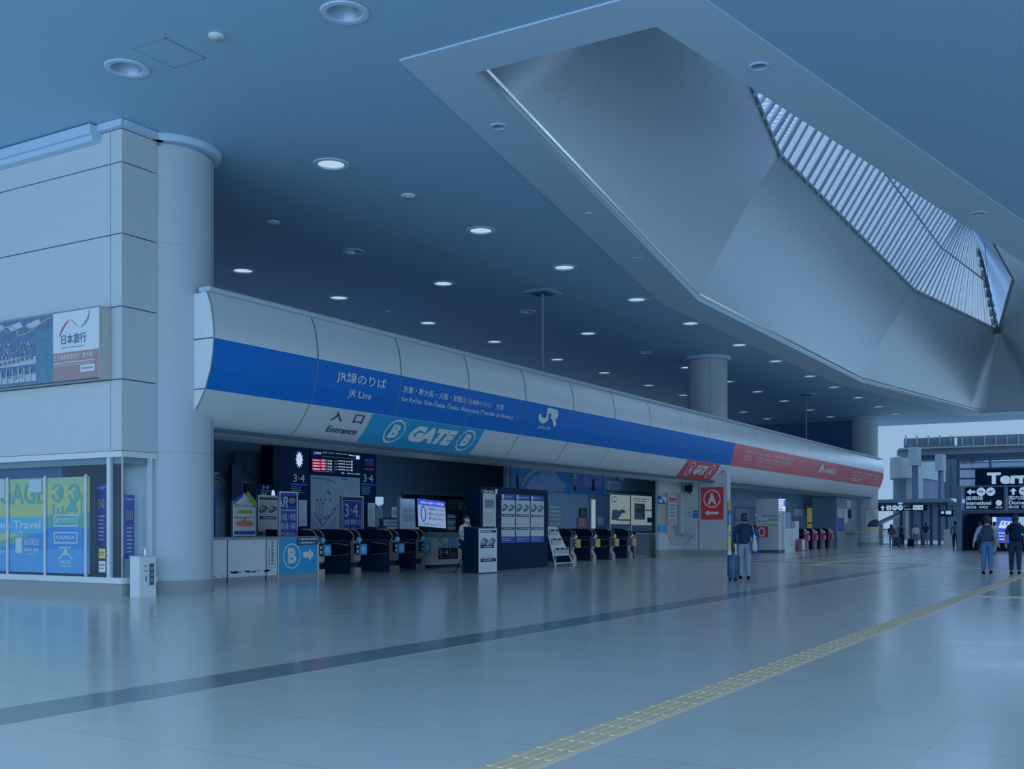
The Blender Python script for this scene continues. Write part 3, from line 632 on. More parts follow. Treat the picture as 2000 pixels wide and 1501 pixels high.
# ================================================================ B GATE FRONT
t = thing('counter_partition', 'long scuffed white partition right of the broad column', 'partition', (19.2, 20, 0))
Pp = PY(20.0)
for a, c in ((17.42, 18.75), (18.78, 19.62), (19.65, 21.0), (21.03, 21.42)):
    mb = MB(); mb.box(a, c, 20.0, 20.06, .13, 1.08, M_white); mb.build('panel', t)
mb = MB(); mb.box(17.4, 21.44, 19.98, 20.1, 1.08, 1.15, M_grey); mb.build('top_rail', t)
mb = MB(); mb.box(17.4, 21.44, 20.02, 20.1, 0, .13, M_skirt)
for x in (19.635, 21.015): mb.box(x-.012, x+.012, 19.99, 20.02, .0, 1.1, M_seam)
mb.build('base', t)
mb = MB(); rg = random.Random(11)
for k in range(22):
    u = rg.uniform(19.6, 21.0); mb.rect(Pp, u, u+rg.uniform(.03, .2), .25+rg.uniform(-.03, .02), .27+rg.uniform(-.01, .02), M_seam, .004)
for k in range(14): u = 18.9+rg.random()*.75; mb.rect(Pp, u, u+.05, .17+rg.uniform(-.03, .02), .19, M_seam, .004)
for k in range(6): u = rg.uniform(19.8, 20.9); v = rg.uniform(.5, .9); mb.rect(Pp, u, u+.06, v, v+.008, M_grey, .004)
mb.build('scuffs', t)
mb = MB(); mb.rect(Pp, 21.08, 21.36, .32, 1.06, M_seam, .003); mb.rect(Pp, 21.09, 21.35, .33, 1.05, M_white, .005)
for i, ch in enumerate('警戒警備実施中'): mb.text(Pp, ch, 21.19, 21.30, .95-i*.095, 1.03-i*.095, M_navyletter, .008, .01)
for i in range(9): mb.rect(Pp, 21.12, 21.15, .80-i*.05, .83-i*.05, M_navyletter, .007)
mb.build('notice', t)
t = thing('gate_sign', 'bright blue board with white circled B and right arrow', 'sign', (22.3, 20, 0))
mb = MB(); mb.box(21.47, 23.05, 20.0, 20.08, .14, 1.12, M_sky); mb.build('board', t)
mb = MB(); mb.box(21.44, 21.48, 19.99, 20.1, 0, 1.14, M_steel); mb.box(23.03, 23.10, 19.99, 20.1, 0, 1.14, M_steel); mb.box(21.46, 23.06, 19.98, 20.1, 1.10, 1.15, M_grey); mb.box(21.46, 23.06, 20.02, 20.1, 0, .14, M_skirt); mb.build('frame', t)
mb = MB(); mb.ring(Pp, 22.0, .62, .345, .345, .035, M_letter, .005, 40); mb.text(Pp, 'B', 21.84, 22.17, .42, .84, M_letter, .006, .05)
mb.shape(Pp, [(22.45, .56), (22.68, .56), (22.68, .46), (22.90, .64), (22.68, .82), (22.68, .72), (22.45, .72)], M_letter, .006); mb.build('lettering', t)
mb = MB(); mb.rect(PY(19.96), 22.2, 23.05, .92, 1.13, M_seam, .0, .02)
for k in range(2): mb.shape(PY(19.96), [(22.22, .95+k*.1), (22.28, .95+k*.1), (22.25, 1.0+k*.1)], M_yellow, .006); mb.lines(PY(19.96), 22.32, 23.03, .94+k*.1, 1.01+k*.1, 1, M_letter, .006, .5, k)
mb.build('notice_plate', t)
# fare gates
def fare_gate(x, y, label, group, card, ch, letter, dome, style):
    t = thing('fare_gate', label, 'ticket gate', (x, y, 0), group); w = .15
    def prof(pts, m, name, x0=x-w, x1=x+w, par=t, smooth=35):
        mb = MB(); mb.loft([[(q, y+a, z) for a, z in pts] for q in (x0, x1)], m); return mb.build(name, par, smooth)
    prof([(.14, .02), (2.0, .02), (2.0, 1.0), (.14, 1.0)], M_dark, 'body', x-w+.01, x+w-.01)
    prof([(2.0, 1.0), (.12, 1.0), (.05, 1.08), (.07, 1.17), (.15, 1.26), (.28, 1.32), (.45, 1.335), (2.0, 1.335)], M_black, 'hood')
    mb = MB()
    for s in (-w-.005, w+.005): mb.tube([(x+s, y+a, z) for a, z in ((.09, 1.0), (.04, 1.08), (.06, 1.17), (.14, 1.265), (.28, 1.325), (.45, 1.34), (.6, 1.34))], .014, M_chrome if style else M_yellow, 6)
    mb.tube([(x-w-.008, y+.2, 1.0), (x-w-.008, y+1.95, 1.0)], .008, M_steel, 5); mb.build('edge_trim', t)
    if style == 'A': prof([(.02, 0), (.02, .24), (.10, .34), (.14, .44), (.08, .58), (.0, .70), (-.02, .85), (.0, 1.0), (.16, 1.0), (.16, 0)], M_steel, 'front_plate')
    else:
        prof([(.0, 0), (.0, .20), (.16, .20), (.16, 0)], M_steel, 'foot_plate'); prof([(.08, .36), (.02, .42), (.02, .56), (.05, .60), (.05, 1.0), (.16, 1.0), (.16, .36)], M_steel, 'front_plate')
    mb = MB(); mb.box(x-w+.02, x+.02, y-.03, y+.06, .62, .92, M_black); mb.rect(PY(y-.03), x-w+.05, x-.01, .64, .73, M_paper, .004); mb.rect(PY(y-.03), x-w+.05, x-.01, .78, .86, M_yellow, .004); mb.build('reader', t)
    x0, x1 = (x+.02, x+.34) if style != 'N' else (x-.2, x+.2)
    if style == 'N': y -= .06
    mb = MB(); mb.box(x0, x1, y-.07, y-.03, .58, .90, card); c = mb.build('card_panel', t)
    mb = MB(); Pc = PY(y-.07); mb.ring(Pc, (x0+x1)/2, .74, .11, .11, .02, letter, .004, 20); mb.text(Pc, ch, (x0+x1)/2-.05, (x0+x1)/2+.05, .68, .81, letter, .005, .04); mb.build('lettering', c)
    if style == 'N':
        y += .06
        mb = MB(); mb.box(x-.27, x+.27, y-.10, y+.14, .56, .92, M_pink); mb.box(x-.25, x+.25, y-.06, y+.14, 1.0, 1.16, mat('gate_pale_pink', (172, 130, 170), .4)); mb.box(x-.2, x+.2, y-.04, y+.14, 0, .5, M_grey); mb.build('front_cover', t)
    mb = MB(); mb.ell((x+.08, y+.03, 1.02), (.09, .09, .1), dome, 14, 8); mb.build('indicator_dome', t, 60)
    for s in (-1, 1):
        mb = MB(); q = x+s*(w+.03); mb.prism([(q-.02, y+.22, .60), (q-.02, y+.22, .86), (q-.02, y+.80, .92), (q-.02, y+.80, .54)], [(q+.02, y+.22, .60), (q+.02, y+.22, .86), (q+.02, y+.80, .92), (q+.02, y+.80, .54)], M_black)
        for a, c_ in (((y+.22, .60), (y+.80, .54)), ((y+.22, .86), (y+.80, .92))): mb.tube([(q, *a), (q, *c_)], .014, M_yellow if style != 'N' else M_pink, 6)
        mb.build('flap_door', t)
    mb = MB()
    for yy, zz in ((.84, .55), (.84, .91)): mb.ell((x-w-.03, y+yy, zz), (.02, .02, .02), M_chrome, 8, 6)
    mb.build('bolt', t); return t
M_yc = mat('gate_card_yellow', (170, 172, 112), .5)
gB = fare_gate(25.2, 20.3, 'dark ticket gate with blue B card, below the blue three and four sign', 'blue B ticket gates', M_sky, 'B', M_letter, M_wc, '')
dup(gB, (23.56, 20.3, 0), 'dark ticket gate with blue B card directly beside the bright blue B board'); dup(gB, (27.1, 20.3, 0), 'dark ticket gate with blue B card in front of the white panel and monitor'); dup(gB, (28.92, 20.6, 0), 'last dark ticket gate of the blue B row, nearest the white staff counter')
gA = fare_gate(38.3, 19.8, 'dark ticket gate with yellow card just right of the white brochure rack', 'yellow card ticket gates', M_yc, 'A', M_red, M_steel, 'A')
for x, l in ((40.1, 'second dark ticket gate with yellow card from the white brochure rack'), (41.95, 'second dark ticket gate with yellow card from the grey barred fence'), (43.75, 'dark ticket gate with yellow card beside the grey barred fence')): dup(gA, (x, 19.8, 0), l)
gN = fare_gate(66.3, 18.2, 'pink ticket gate next to the white counter screen', 'pink ticket gates', M_pink, 'N', M_letter, M_pink, 'N')
for x, l in ((68.2, 'second pink ticket gate from the white counter screen'), (70.1, 'third pink ticket gate from the white counter screen'), (72.1, 'pink ticket gate nearest the far ticket office')): dup(gN, (x, 18.2, 0), l)
# standing signs
def stand(name, label, cat, Y, b, zbase=0, frame=M_steel, board=M_white, depth=.06, legs=True):
    P_ = PY(Y); u0, u1, v0, v1 = P_.box(*b); t = thing(name, label, cat, ((u0+u1)/2, Y, 0))
    mb = MB(); mb.rect(P_, u0, u1, max(v0, .12), v1, board, .0, depth); mb.build('board', t)
    mb = MB(); w = .035
    for a, c in ((u0-w, u0), (u1, u1+w)): mb.box(a, c, Y-.015, Y+depth+.015, 0 if legs else v0, v1+w, frame)
    mb.box(u0, u1, Y-.015, Y+depth+.015, v1, v1+w, frame); mb.box(u0-.05, u1+.05, Y-.2, Y+.25, 0, .04, frame); mb.build('frame', t)
    return t, P_, u0, u1, v0, v1
t, P_, u0, u1, v0, v1 = stand('standing_sign', 'white framed blue standing sign with a railway logo over place names', 'sign', 20.9, (547, 962, 579, 1046), board=M_poster_blue)
mb = MB(); w = u1-u0
jr_logo(mb, P_, u0+.04, u0+w*.45, v1-.44, v1-.12, M_letter, .006); mb.rect(P_, u0+w*.5, u1-.03, v1-.36, v1-.08, M_dark, .004); mb.disc(P_, u0+w*.72, v1-.22, .14, .09, M_grey, .006); mb.rect(P_, u0+.03, u1-.03, v1-.50, v1-.48, M_letter, .006)
for i, s_ in enumerate(('大阪・梅田', '新大阪・京都', 'ユニバーサルシティへ')): mb.text(P_, s_, u0+.05, u1-.05, v1-.78-i*.25, v1-.59-i*.25, M_letter, .006, .015)
mb.lines(P_, u0+.05, u1-.05, v1-1.52, v1-1.32, 2, M_letter, .006, .35, 3); mb.build('lettering', t)
t, P_, u0, u1, v0, v1 = stand('standing_sign', 'white framed blue standing sign with big numbers three and four', 'sign', 22.8, (668, 970, 708, 1040), board=M_poster_blue)
mb = MB(); w = u1-u0; mb.rect(P_, u0+.04, u1-.04, v1-.1, v1-.05, M_dark, .004)
for a, c, e, f_ in ((u0+.05, u1-.05, v1-.13, v1-.115), (u0+.05, u0+.065, .3, v1-.13), (u1-.065, u1-.05, .3, v1-.13)): mb.rect(P_, a, c, e, f_, M_letter, .005)
mb.text(P_, '3·4', u0+w*.12, u0+w*.76, v1-.66, v1-.22, M_letter, .006); mb.text(P_, 'のりば', u0+w*.78, u0+w*.92, v1-.66, v1-.58, M_letter, .006)
mb.text(P_, 'JR線 専用入口', u0+w*.1, u1-w*.08, v1-.95, v1-.74, M_letter, .006, .015); mb.text(P_, 'JR Line Entrance', u0+w*.12, u1-w*.1, v1-1.16, v1-1.02, M_letter, .006, .01); mb.build('lettering', t)
t, P_, u0, u1, v0, v1 = stand('standing_sign', 'white standing board with two orange ovals and a house-shaped top', 'sign', 21.6, (456, 981, 499, 1046))
mb = MB(); w = u1-u0; um = (u0+u1)/2
mb.shape(P_, [(u0, v1), (u1, v1), (um, v1+.26)], M_white, .005)
mb.prism([P_(u0-.02, v1-.06, .02), P_(u0+.02, v1+.10, .02), P_(um-.02, v1+.30, .02), P_(um-.1, v1+.16, .02)], [P_(u0-.02, v1-.06, 0), P_(u0+.02, v1+.10, 0), P_(um-.02, v1+.30, 0), P_(um-.1, v1+.16, 0)], M_poster_blue); mb.prism([P_(u1+.02, v1-.16, .02), P_(u1+.03, v1+.02, .02), P_(um+.10, v1+.33, .02), P_(um+.04, v1+.2, .02)], [P_(u1+.02, v1-.16, 0), P_(u1+.03, v1+.02, 0), P_(um+.10, v1+.33, 0), P_(um+.04, v1+.2, 0)], M_green)
mb.text(P_, 'JRきっぷうりば', u0+.04, u1-.04, v1-.14, v1-.04, M_navyletter, .006); mb.rect(P_, u0+w*.2, u1-w*.15, v1-.30, v1-.21, M_green, .006)
for k in range(2):
    z = v1-.58-k*.56; mb.disc(P_, um, z, w*.42, .09, M_orange, .006); mb.shape(P_, [(um-.08, z+.08), (um+.08, z+.08), (um, z+.17)], M_orange, .006)
    mb.lines(P_, u0+.03, u1-.03, z+.13, z+.19, 1, M_navyletter, .006, .5, k)
mb.rect(P_, u0+.02, u1-.02, v1-.88, v1-.79, M_poster_blue, .006); mb.build('print', t)
def train(mb, P_, u, v, w, d=.008):
    h = w*.55
    mb.shape(P_, [(u, v+h*.55), (u+w*.35, v+h), (u+w*.8, v+h*.85), (u+w, v+h*.6), (u+w*.75, v+h*.35), (u+w*.3, v), (u, v+h*.1)], M_grey, d)
    mb.shape(P_, [(u, v+h*.1), (u+w*.3, v), (u+w*.75, v+h*.35), (u+w, v+h*.6), (u+w*.98, v+h*.5), (u+w*.7, v+h*.1), (u+w*.3, v-h*.18), (u, v-h*.05)], M_dark, d+.002)
    mb.shape(P_, [(u+w*.06, v+h*.5), (u+w*.35, v+h*.78), (u+w*.62, v+h*.62), (u+w*.25, v+h*.35)], M_wall, d+.003); mb.shape(P_, [(u+w*.3, v+h*.88), (u+w*.75, v+h*.72), (u+w*.85, v+h*.6), (u+w*.7, v+h*.55), (u+w*.35, v+h*.75)], M_dark, d+.003)
def train_poster(mb, P_, u0, u1, v0, v1, seed, head=M_poster_blue, bg=True):
    w, h = u1-u0, v1-v0
    if bg: mb.rect(P_, u0, u1, v0, v1, M_paper, .004)
    train(mb, P_, u0+w*.03, v1-h*.28, w*.46); train(mb, P_, u0+w*.52, v1-h*.28, w*.44)
    M_bar = mat('bar_navy', (40, 66, 112), .5)
    for z, m in ((.42, M_bar), (.78, M_bar)): mb.rect(P_, u0+w*.03, u1-w*.06, v1-h*(z+.035), v1-h*(z-.035), m, .006); mb.lines(P_, u0+w*.2, u1-w*.08, v1-h*(z+.02), v1-h*(z-.02), 1, M_letter, .008, .5, seed)
    mb.lines(P_, u0+w*.05, u1-w*.05, v1-h*.62, v1-h*.48, 4, M_wall, .006, .3, seed); mb.lines(P_, u0+w*.05, u1-w*.15, v1-h*.70, v1-h*.64, 2, M_orange, .006, .4, seed+1); mb.lines(P_, u0+w*.05, u1-w*.05, v0+h*.03, v1-h*.84, 5, M_wall, .006, .3, seed+2)
t, P_, u0, u1, v0, v1 = stand('standing_sign', 'grey standing board with train poster between the oval chart and the blue sign', 'sign', 22.6, (505, 969, 542, 1046))
mb = MB(); mb.rect(P_, u0, u1, v1-.1, v1-.03, M_seam, .006); train_poster(mb, P_, u0, u1, v0-.2, v1-.1, 9); mb.build('print', t)
P_ = PY(23.5); b = P_.box(408, 953, 421, 1048); mb = MB(); mb.rect(P_, b[0], b[1], 0, b[3], M_blue, 0, .5); mb.lines(P_, b[0]+.05, b[1]-.05, b[3]-.3, b[3]-.15, 2, M_wc, .004, .3); tag(mb.build('ticket_kiosk'), 'narrow blue upright panel just right of the broad column', 'kiosk')
# display wall with departure board
PB = PY(26.6); b = PB.box(534, 876, 735, 1060)
XB0, XB1 = PB.px(534, 950)[0], PB.px(735, 950)[0]
t = thing('display_wall', 'tall black display wall carrying the departure board and route map', 'wall panel', ((XB0+XB1)/2, 26.8, 0))
mb = MB(); mb.box(XB0, XB1, 26.6, 27.2, 0, 4.3, M_black); mb.build('panel', t)
mb = MB()
for a in (584, 719):
    x = PB.px(a, 934)[0]
    mb.text(PB, '3·4', x-.30, x+.30, PB.px(a, 941)[1], PB.px(a, 926)[1], M_letter, .006); mb.rect(PB, x-.45, x+.45, PB.px(a, 947)[1], PB.px(a, 944)[1], M_blue, .006)
    mb.lines(PB, x-.4, x+.25, PB.px(a, 966)[1], PB.px(a, 949)[1], 5, M_grey, .006, .45, a)
x0, x1 = PB.px(712, 0)[0], PB.px(731, 0)[0]; mb.lines(PB, x0, x1, PB.px(722, 904)[1], PB.px(722, 893)[1], 1, M_blue, .006); mb.text(PB, '特急', x0+.05, x1-.05, PB.px(722, 910)[1], PB.px(722, 902)[1], M_red, .006); mb.lines(PB, x0, x1, PB.px(722, 919)[1], PB.px(722, 913)[1], 1, M_red, .006); mb.build('lettering', t)
t = thing('wall_clock', 'round lit clock on the black display wall', 'clock', PB(*PB.px(583, 897), 0)); u, v = PB.px(583.5, 897)
mb = MB(); mb.disc(PB, u, v, .155, .24, E_white, .03, 32); mb.build('dial', t)
mb = MB()
for k in range(12): a = k*math.pi/6; mb.stroke(PB, [(u+.165*math.cos(a), v+.255*math.sin(a)), (u+.20*math.cos(a), v+.30*math.sin(a))], .03, E_white, .03)
mb.build('hour_marks', t); mb = MB(); mb.stroke(PB, [(u, v), (u+.03, v+.03)], .02, M_seam, .035); mb.stroke(PB, [(u, v), (u-.02, v+.12)], .012, M_seam, .035); mb.build('hands', t)
t = thing('departure_board', 'lit departure board with red rows above the route map', 'departure board', PB(*PB.px(655, 905), 0))
b = PB.box(605, 878, 703, 927); mb = MB(); mb.rect(PB, *b, M_black, .05, .04); mb.build('screen', t)
mb = MB(); d = .056
def sb(px0, py0, px1, py1, m, txt=None, bold=.02):
    a = PB.px(px0, py0); c = PB.px(px1, py1)
    if txt: mb.text(PB, txt, a[0], c[0], c[1], a[1], m, d, bold)
    else: mb.rect(PB, a[0], c[0], c[1], a[1], m, d)
sb(610, 881, 614, 888, E_blue); sb(615, 882, 625, 887, E_white, '関空快速', .03); sb(627, 882, 677, 888, E_white, '天王寺・新大阪・京都方面 のりば', .03); sb(679, 887, 692, 891, E_white, 'Platform'); sb(693, 889, 700, 897, E_white); sb(627, 890, 692, 896, E_white, 'for Tennoji, Shin-Osaka, Kyoto Departures', .01)
for k in range(4):
    y = 896+k*5.6; sb(608, y, 624, y+5, E_red); sb(609, y+.8, 622, y+4.2, E_white, 'HARUKA', .03); sb(625, y+.5, 634, y+5.3, E_red); sb(626, y+1.2, 633, y+4.6, E_white, '特急', .02); sb(636, y+1.5, 646, y+5.5, E_white, ['14:16', '14:46', '15:16', '15:46'][k], .02); sb(650, y+1.8, 657, y+6, M_yellow, '京都', .02); sb(659, y+2.4, 682, y+6.6, E_white, 'KYOTO 14:16', .02); sb(684, y+3, 686, y+7, E_white)
sb(610, 918.5, 650, 922, E_white, 'Passengers traveling with', .01); sb(665, 922, 670, 925, E_white, '案内', .01); sb(676, 923, 701, 927, E_white, '特急はるか 京都行', .01); mb.build('lettering', t)
t = thing('route_map', 'large pale railway route map on the black display wall', 'map', PB(*PB.px(655, 980), 0))
b = PB.box(606, 930, 702, 1045); mb = MB(); mb.rect(PB, *b, mat('map_paper', (112, 132, 156), .6), .02, .012); mb.build('sheet', t)
mb = MB(); d = .024; f = lambda q: [PB.px(*p) for p in q]
for pts, m, w in (([(618, 977), (618, 1005), (625, 1020), (630, 1027)], M_seam, .03), ([(624, 979), (624, 1004), (632, 1015)], M_seam, .03), ([(629, 985), (630, 972), (634, 962), (639, 955), (641, 945)], M_grey, .05), ([(641, 945), (652, 958), (656, 968), (655, 990)], M_grey, .05), ([(630, 1027), (640, 1012), (652, 998), (660, 985)], M_seam, .04), ([(612, 1000), (622, 1018), (628, 1026)], M_seam, .03), ([(690, 937), (682, 955), (690, 966), (697, 955), (690, 937)], M_grey, .05), ([(654, 1000), (651, 1014), (656, 1028), (664, 1024)], M_orange, .03), ([(634, 940), (648, 938), (656, 946)], M_seam, .03), ([(629, 985), (629, 1005)], M_seam, .03)): mb.stroke(PB, f(pts), w, m, d)
for p in ((618, 976), (625, 975), (634, 975), (640, 960), (630, 982), (643, 963), (644, 976), (624, 1015), (640, 1008), (652, 993), (634, 1011)): mb.disc(PB, *PB.px(*p), .06, .06, M_seam, d+.003, 10)
mb.lines(PB, *PB.box(609, 932, 645, 936), 1, M_seam, d); mb.rect(PB, *PB.box(666, 934, 678, 937), M_blue, d); mb.lines(PB, *PB.box(609, 939, 630, 965), 8, M_grey, d, .4, 21); mb.shape(PB, f([(607, 1008), (618, 1020), (628, 1034), (640, 1028), (656, 1005), (656, 1044), (607, 1044)]), mat('map_water', (92, 116, 158), .6), d-.002); mb.build('print', t)
for a, lab in (((583, 976, 599, 1027), 'white timetable sheet left of the route map'), ((718, 982, 733, 1028), 'white timetable sheet right of the route map')):
    bb = PB.box(*a); mb = MB(); mb.rect(PB, *bb, M_paper, .01, .01); mb.lines(PB, bb[0]+.03, bb[1]-.03, bb[2]+.05, bb[3]-.05, 14, M_grey, .014, .25, 2, False); tag(mb.build('timetable'), lab, 'timetable')
# deep left of the hall
P_ = PY(27.8); b = P_.box(490, 882, 533, 1040); mb = MB(); mb.box(b[0], b[1], 27.8, 28.6, 0, b[3], mat('pale_pillar', (.26, .33, .40), .6, raw=True)); mb.box(b[0]+.1, b[1], 27.78, 27.8, b[3]-.22, b[3], mat('pillar_cream', (.40, .44, .42), .6, raw=True)); tag(mb.build('square_pillar'), 'pale square pillar left of the black display wall', 'pillar')
t = thing('escalator_rail', 'shiny escalator handrail above the dark recess behind the partition', 'handrail', (P_.px(440, 930)[0], 27.6, 2.6)); f = lambda q: [P_(*P_.px(*p), .2) for p in q]
mb = MB(); mb.tube(f([(405, 923), (455, 923), (473, 922), (479, 927), (484, 932)]), .05, M_chrome, 8); mb.tube(f([(405, 930), (424, 934), (430, 940)]), .04, M_chrome, 8); mb.build('rail', t)
mb = MB(); bb = P_.box(405, 924, 488, 938); mb.rect(P_, *bb, mat('escalator_side', (.3, .36, .36), .3, .4, raw=True), .1, .05); mb.build('side_panel', t); mb = MB(); mb.rect(P_, bb[0], bb[1], 0, bb[2], M_int, .1, .05); mb.build('base', t)
mb = MB(); bb = P_.box(433, 908, 452, 938); mb.box(bb[0], bb[1], 27.3, 27.5, 0, bb[3], M_dark); tag(mb.build('sign_post'), 'dark twin post in front of the escalator handrail', 'post')
P_ = PY(25.6); b = P_.box(481, 945, 530, 969); t = thing('hanging_sign', 'small dark sign with the numbers three and four above the standing boards', 'sign', P_((b[0]+b[1])/2, b[2]))
mb = MB(); mb.rect(P_, *b, M_black, 0, .15); mb.build('board', t); mb = MB(); mb.text(P_, '3·4', *P_.box(512, 948, 524, 955), M_letter, .006); mb.rect(P_, *P_.box(509, 957, 527, 959), M_sky, .006); mb.lines(P_, *P_.box(510, 961, 523, 968), 3, M_letter, .006, .5); mb.build('lettering', t)
mb = MB()
for x in (b[0]+.2, b[1]-.2): mb.tube([P_(x, b[2]+.05, -.07), P_(x, 0, -.07)], .03, M_black, 6)
mb.build('post', t)
mb = MB(); mb.ell(P_(*P_.px(533.5, 965), 0), (.06, .06, .16), E_white, 12, 8); tag(mb.build('lamp'), 'small lit white lamp at the right end of the dark hanging sign', 'lamp')
P_ = PY(25.9); b = P_.box(735, 970, 747, 989); t = thing('lit_sign', 'white lit shield-shaped sign right of the black display wall', 'sign', P_((b[0]+b[1])/2, 0))
mb = MB(); um = (b[0]+b[1])/2; mb.prism([P_(b[0], b[3], .05), P_(b[1], b[3], .05), P_(b[1], b[2]+.12, .05), P_(um, b[2], .05), P_(b[0], b[2]+.12, .05)], [P_(b[0], b[3], -.05), P_(b[1], b[3], -.05), P_(b[1], b[2]+.12, -.05), P_(um, b[2], -.05), P_(b[0], b[2]+.12, -.05)], E_panel); mb.build('face', t)
mb = MB(); mb.tube([P_(um, 0, 0), P_(um, b[2]+.1, 0)], .06, M_grey, 8); mb.rect(P_, b[0], b[1], b[2]-.9, b[2]-.05, M_grey, 0, .06); mb.build('post', t)
# ================================================================ CENTRE OF THE HALL
P_ = PY(24.2); b = P_.box(783, 974, 819, 1034); t = thing('notice_board', 'pale free-standing notice board behind the tilted monitor', 'notice board', P_((b[0]+b[1])/2, 0))
mb = MB(); mb.rect(P_, *b, M_white, 0, .08); mb.build('board', t); mb = MB(); mb.box(b[0]-.12, b[0]-.02, 24.15, 24.3, 0, b[3]+.05, M_steel); mb.box(b[1]-.3, b[1]-.2, 24.2, 24.3, 0, b[2], M_steel); mb.build('post', t)
mb = MB(); mb.lines(P_, b[0]+.15, b[1]-.1, b[2]+.3, b[3]-.35, 6, M_grey, .006, .35, 8); mb.build('print', t)
# tilted monitor
P_ = PY(22.9); b = P_.box(816, 976, 870, 1029); um, vm = (b[0]+b[1])/2, (b[2]+b[3])/2; hw, hh = (b[1]-b[0])/2, (b[3]-b[2])/2
class Tilt:
    def __call__(s, u, v, d=0): return (u+.10*(v-vm)/hh*hh, 22.9-d-(vm-v)*.12, v-.05*(u-um))
PT = Tilt(); t = thing('monitor', 'tilted lit monitor with blue ring and service notice', 'monitor', (um, 22.9, 0))
mb = MB(); mb.rect(PT, um-hw-.05, um+hw+.05, vm-hh-.05, vm+hh+.03, M_black, -.004, .08); mb.build('bezel', t)
mb = MB(); mb.rect(PT, um-hw, um+hw, vm-hh, vm+hh, E_mon, .002); mb.rect(PT, um-hw, um+hw, vm+hh*.55, vm+hh, E_blue, .005); mb.ring(PT, um-hw*.62, vm-hh*.08, .17, .30, .06, E_ring, .007, 32); mb.build('screen', t)
mb = MB(); mb.text(PT, 'JR西日本 京阪神エリア運行情報', um-hw*.8, um+hw*.9, vm+hh*.64, vm+hh*.85, E_white, .008, .015)
for i, s_ in enumerate(('京阪神エリアでは', '現在15分以上の', '遅れはありません')): mb.text(PT, s_, um-hw*.25, um+hw*.85, vm+hh*(.22-.34*i), vm+hh*(.42-.34*i), M_navyletter, .008, .015)
mb.text(PT, '詳しい運行情報は係員におたずねください', um-hw*.9, um+hw*.8, vm-hh*.88, vm-hh*.76, M_navyletter, .008); mb.build('lettering', t)
mb = MB(); mb.tube([(um, 23.0, .03), (um, 23.0, vm)], .04, M_seam, 8); mb.box(um-.3, um+.3, 22.8, 23.3, 0, .03, M_seam); mb.build('stand', t)
# white staff counter with JR plate
PK = PY(21.2); b = PK.box(842, 1049, 902, 1104); t = thing('staff_counter', 'white staff counter with a railway poster beside the dark lectern', 'counter', ((b[0]+b[1])/2, 21.2, 0))
mb = MB(); mb.box(b[0], b[1], 21.2, 22.2, .1, 1.05, M_white); mb.build('body', t); mb = MB(); mb.box(b[0]+.1, b[1]+.02, 21.15, 22.25, 1.05, 1.22, M_grey); mb.build('worktop', t); mb = MB(); mb.box(b[0]+.05, b[1]-.05, 21.25, 22.1, 0, .1, M_dark); mb.build('plinth', t)
u0, u1, v0, v1 = PK.box(856, 1049, 894, 1091); mb = MB(); vm_ = (v0+v1)/2; mb.rect(PK, u0, u1, vm_, v1, M_sky, .004, .01); mb.rect(PK, u0, u1, v0, vm_, M_black, .004, .01)
w = u1-u0; jr_logo(mb, PK, u0+.04, u0+w*.46, vm_+.05, v1-.04, M_letter, .008); mb.text(PK, '3·4', u0+.03, u0+w*.5, v0+.15, vm_-.05, M_letter, .008); mb.text(PK, 'JR線のりば', u0+w*.54, u1-.03, v1-.2, v1-.08, M_letter, .008); mb.text(PK, 'JR Line', u0+w*.54, u1-.15, vm_+.06, vm_+.17, M_letter, .008); mb.lines(PK, u0+w*.54, u1-.05, v0+.06, vm_-.15, 4, M_grey, .008, .4); mb.text(PK, 'Track', u0+.1, u0+w*.22, v0+.05, v0+.10, M_letter, .008); mb.rect(PK, u0+w*.55, u0+w*.61, vm_-.12, vm_-.06, M_yellow, .008); mb.build('poster', t)
# back shopfront
PW = PY(28.95)
PW = PY(28.84); t = thing('shopfront', 'dim shopfront with cream lintel on the back wall behind the monitor', 'shopfront', PW(*PW.px(845, 1060)))
mb = MB(); mb.rect(PW, *PW.box(790, 961, 906, 967), mat('shop_cream', (.42, .46, .42), .6, raw=True), .02, .1); mb.build('lintel', t)
mb = MB(); mb.rect(PW, *PW.box(790, 967, 903, 1060), mat('shop_dim', (.10, .15, .17), .6, raw=True, var=.3), .0, .03); mb.rect(PW, *PW.box(790, 967, 903, 973), M_black, .03); mb.rect(PW, *PW.box(820, 965, 838, 975), mat('shop_maroon', (.20, .10, .16), .6, raw=True), .04); mb.rect(PW, *PW.box(842, 964, 844, 976), M_grey, .05); mb.rect(PW, *PW.box(854, 964, 856, 976), M_grey, .05); mb.rect(PW, *PW.box(874, 974, 900, 996), mat('shop_tan', (.26, .30, .28), .6, raw=True), .03); mb.rect(PW, *PW.box(894, 980, 902, 994), M_paper, .06); mb.shape(PW, [PW.px(*p) for p in ((902, 984), (914, 992), (914, 999), (905, 994))], M_yellow, .07); mb.build('glazing', t)
PE = PY(26.5)
for a, lab in (((747, 1010, 781, 1040), 'low dark rack of small goods left of the pale notice board'), ((872, 1000, 892, 1046), 'tall narrow rack of leaflets behind the staff counter')):
    bb = PE.box(*a); t = thing('shelf_rack', lab, 'rack', PE((bb[0]+bb[1])/2, 0)); mb = MB(); mb.box(bb[0], bb[1], 26.5, 26.9, 0, bb[3], M_dark); mb.build('body', t)
    mb = MB(); mb.lines(PE, bb[0]+.05, bb[1]-.05, max(.6, bb[2]), bb[3]-.05, 5, M_grey, .01, .6, int(a[0])); mb.lines(PE, bb[0]+.05, bb[1]-.05, max(.6, bb[2]), bb[3]-.08, 4, M_paper, .02, .35, int(a[0])+1); mb.build('leaflets', t)
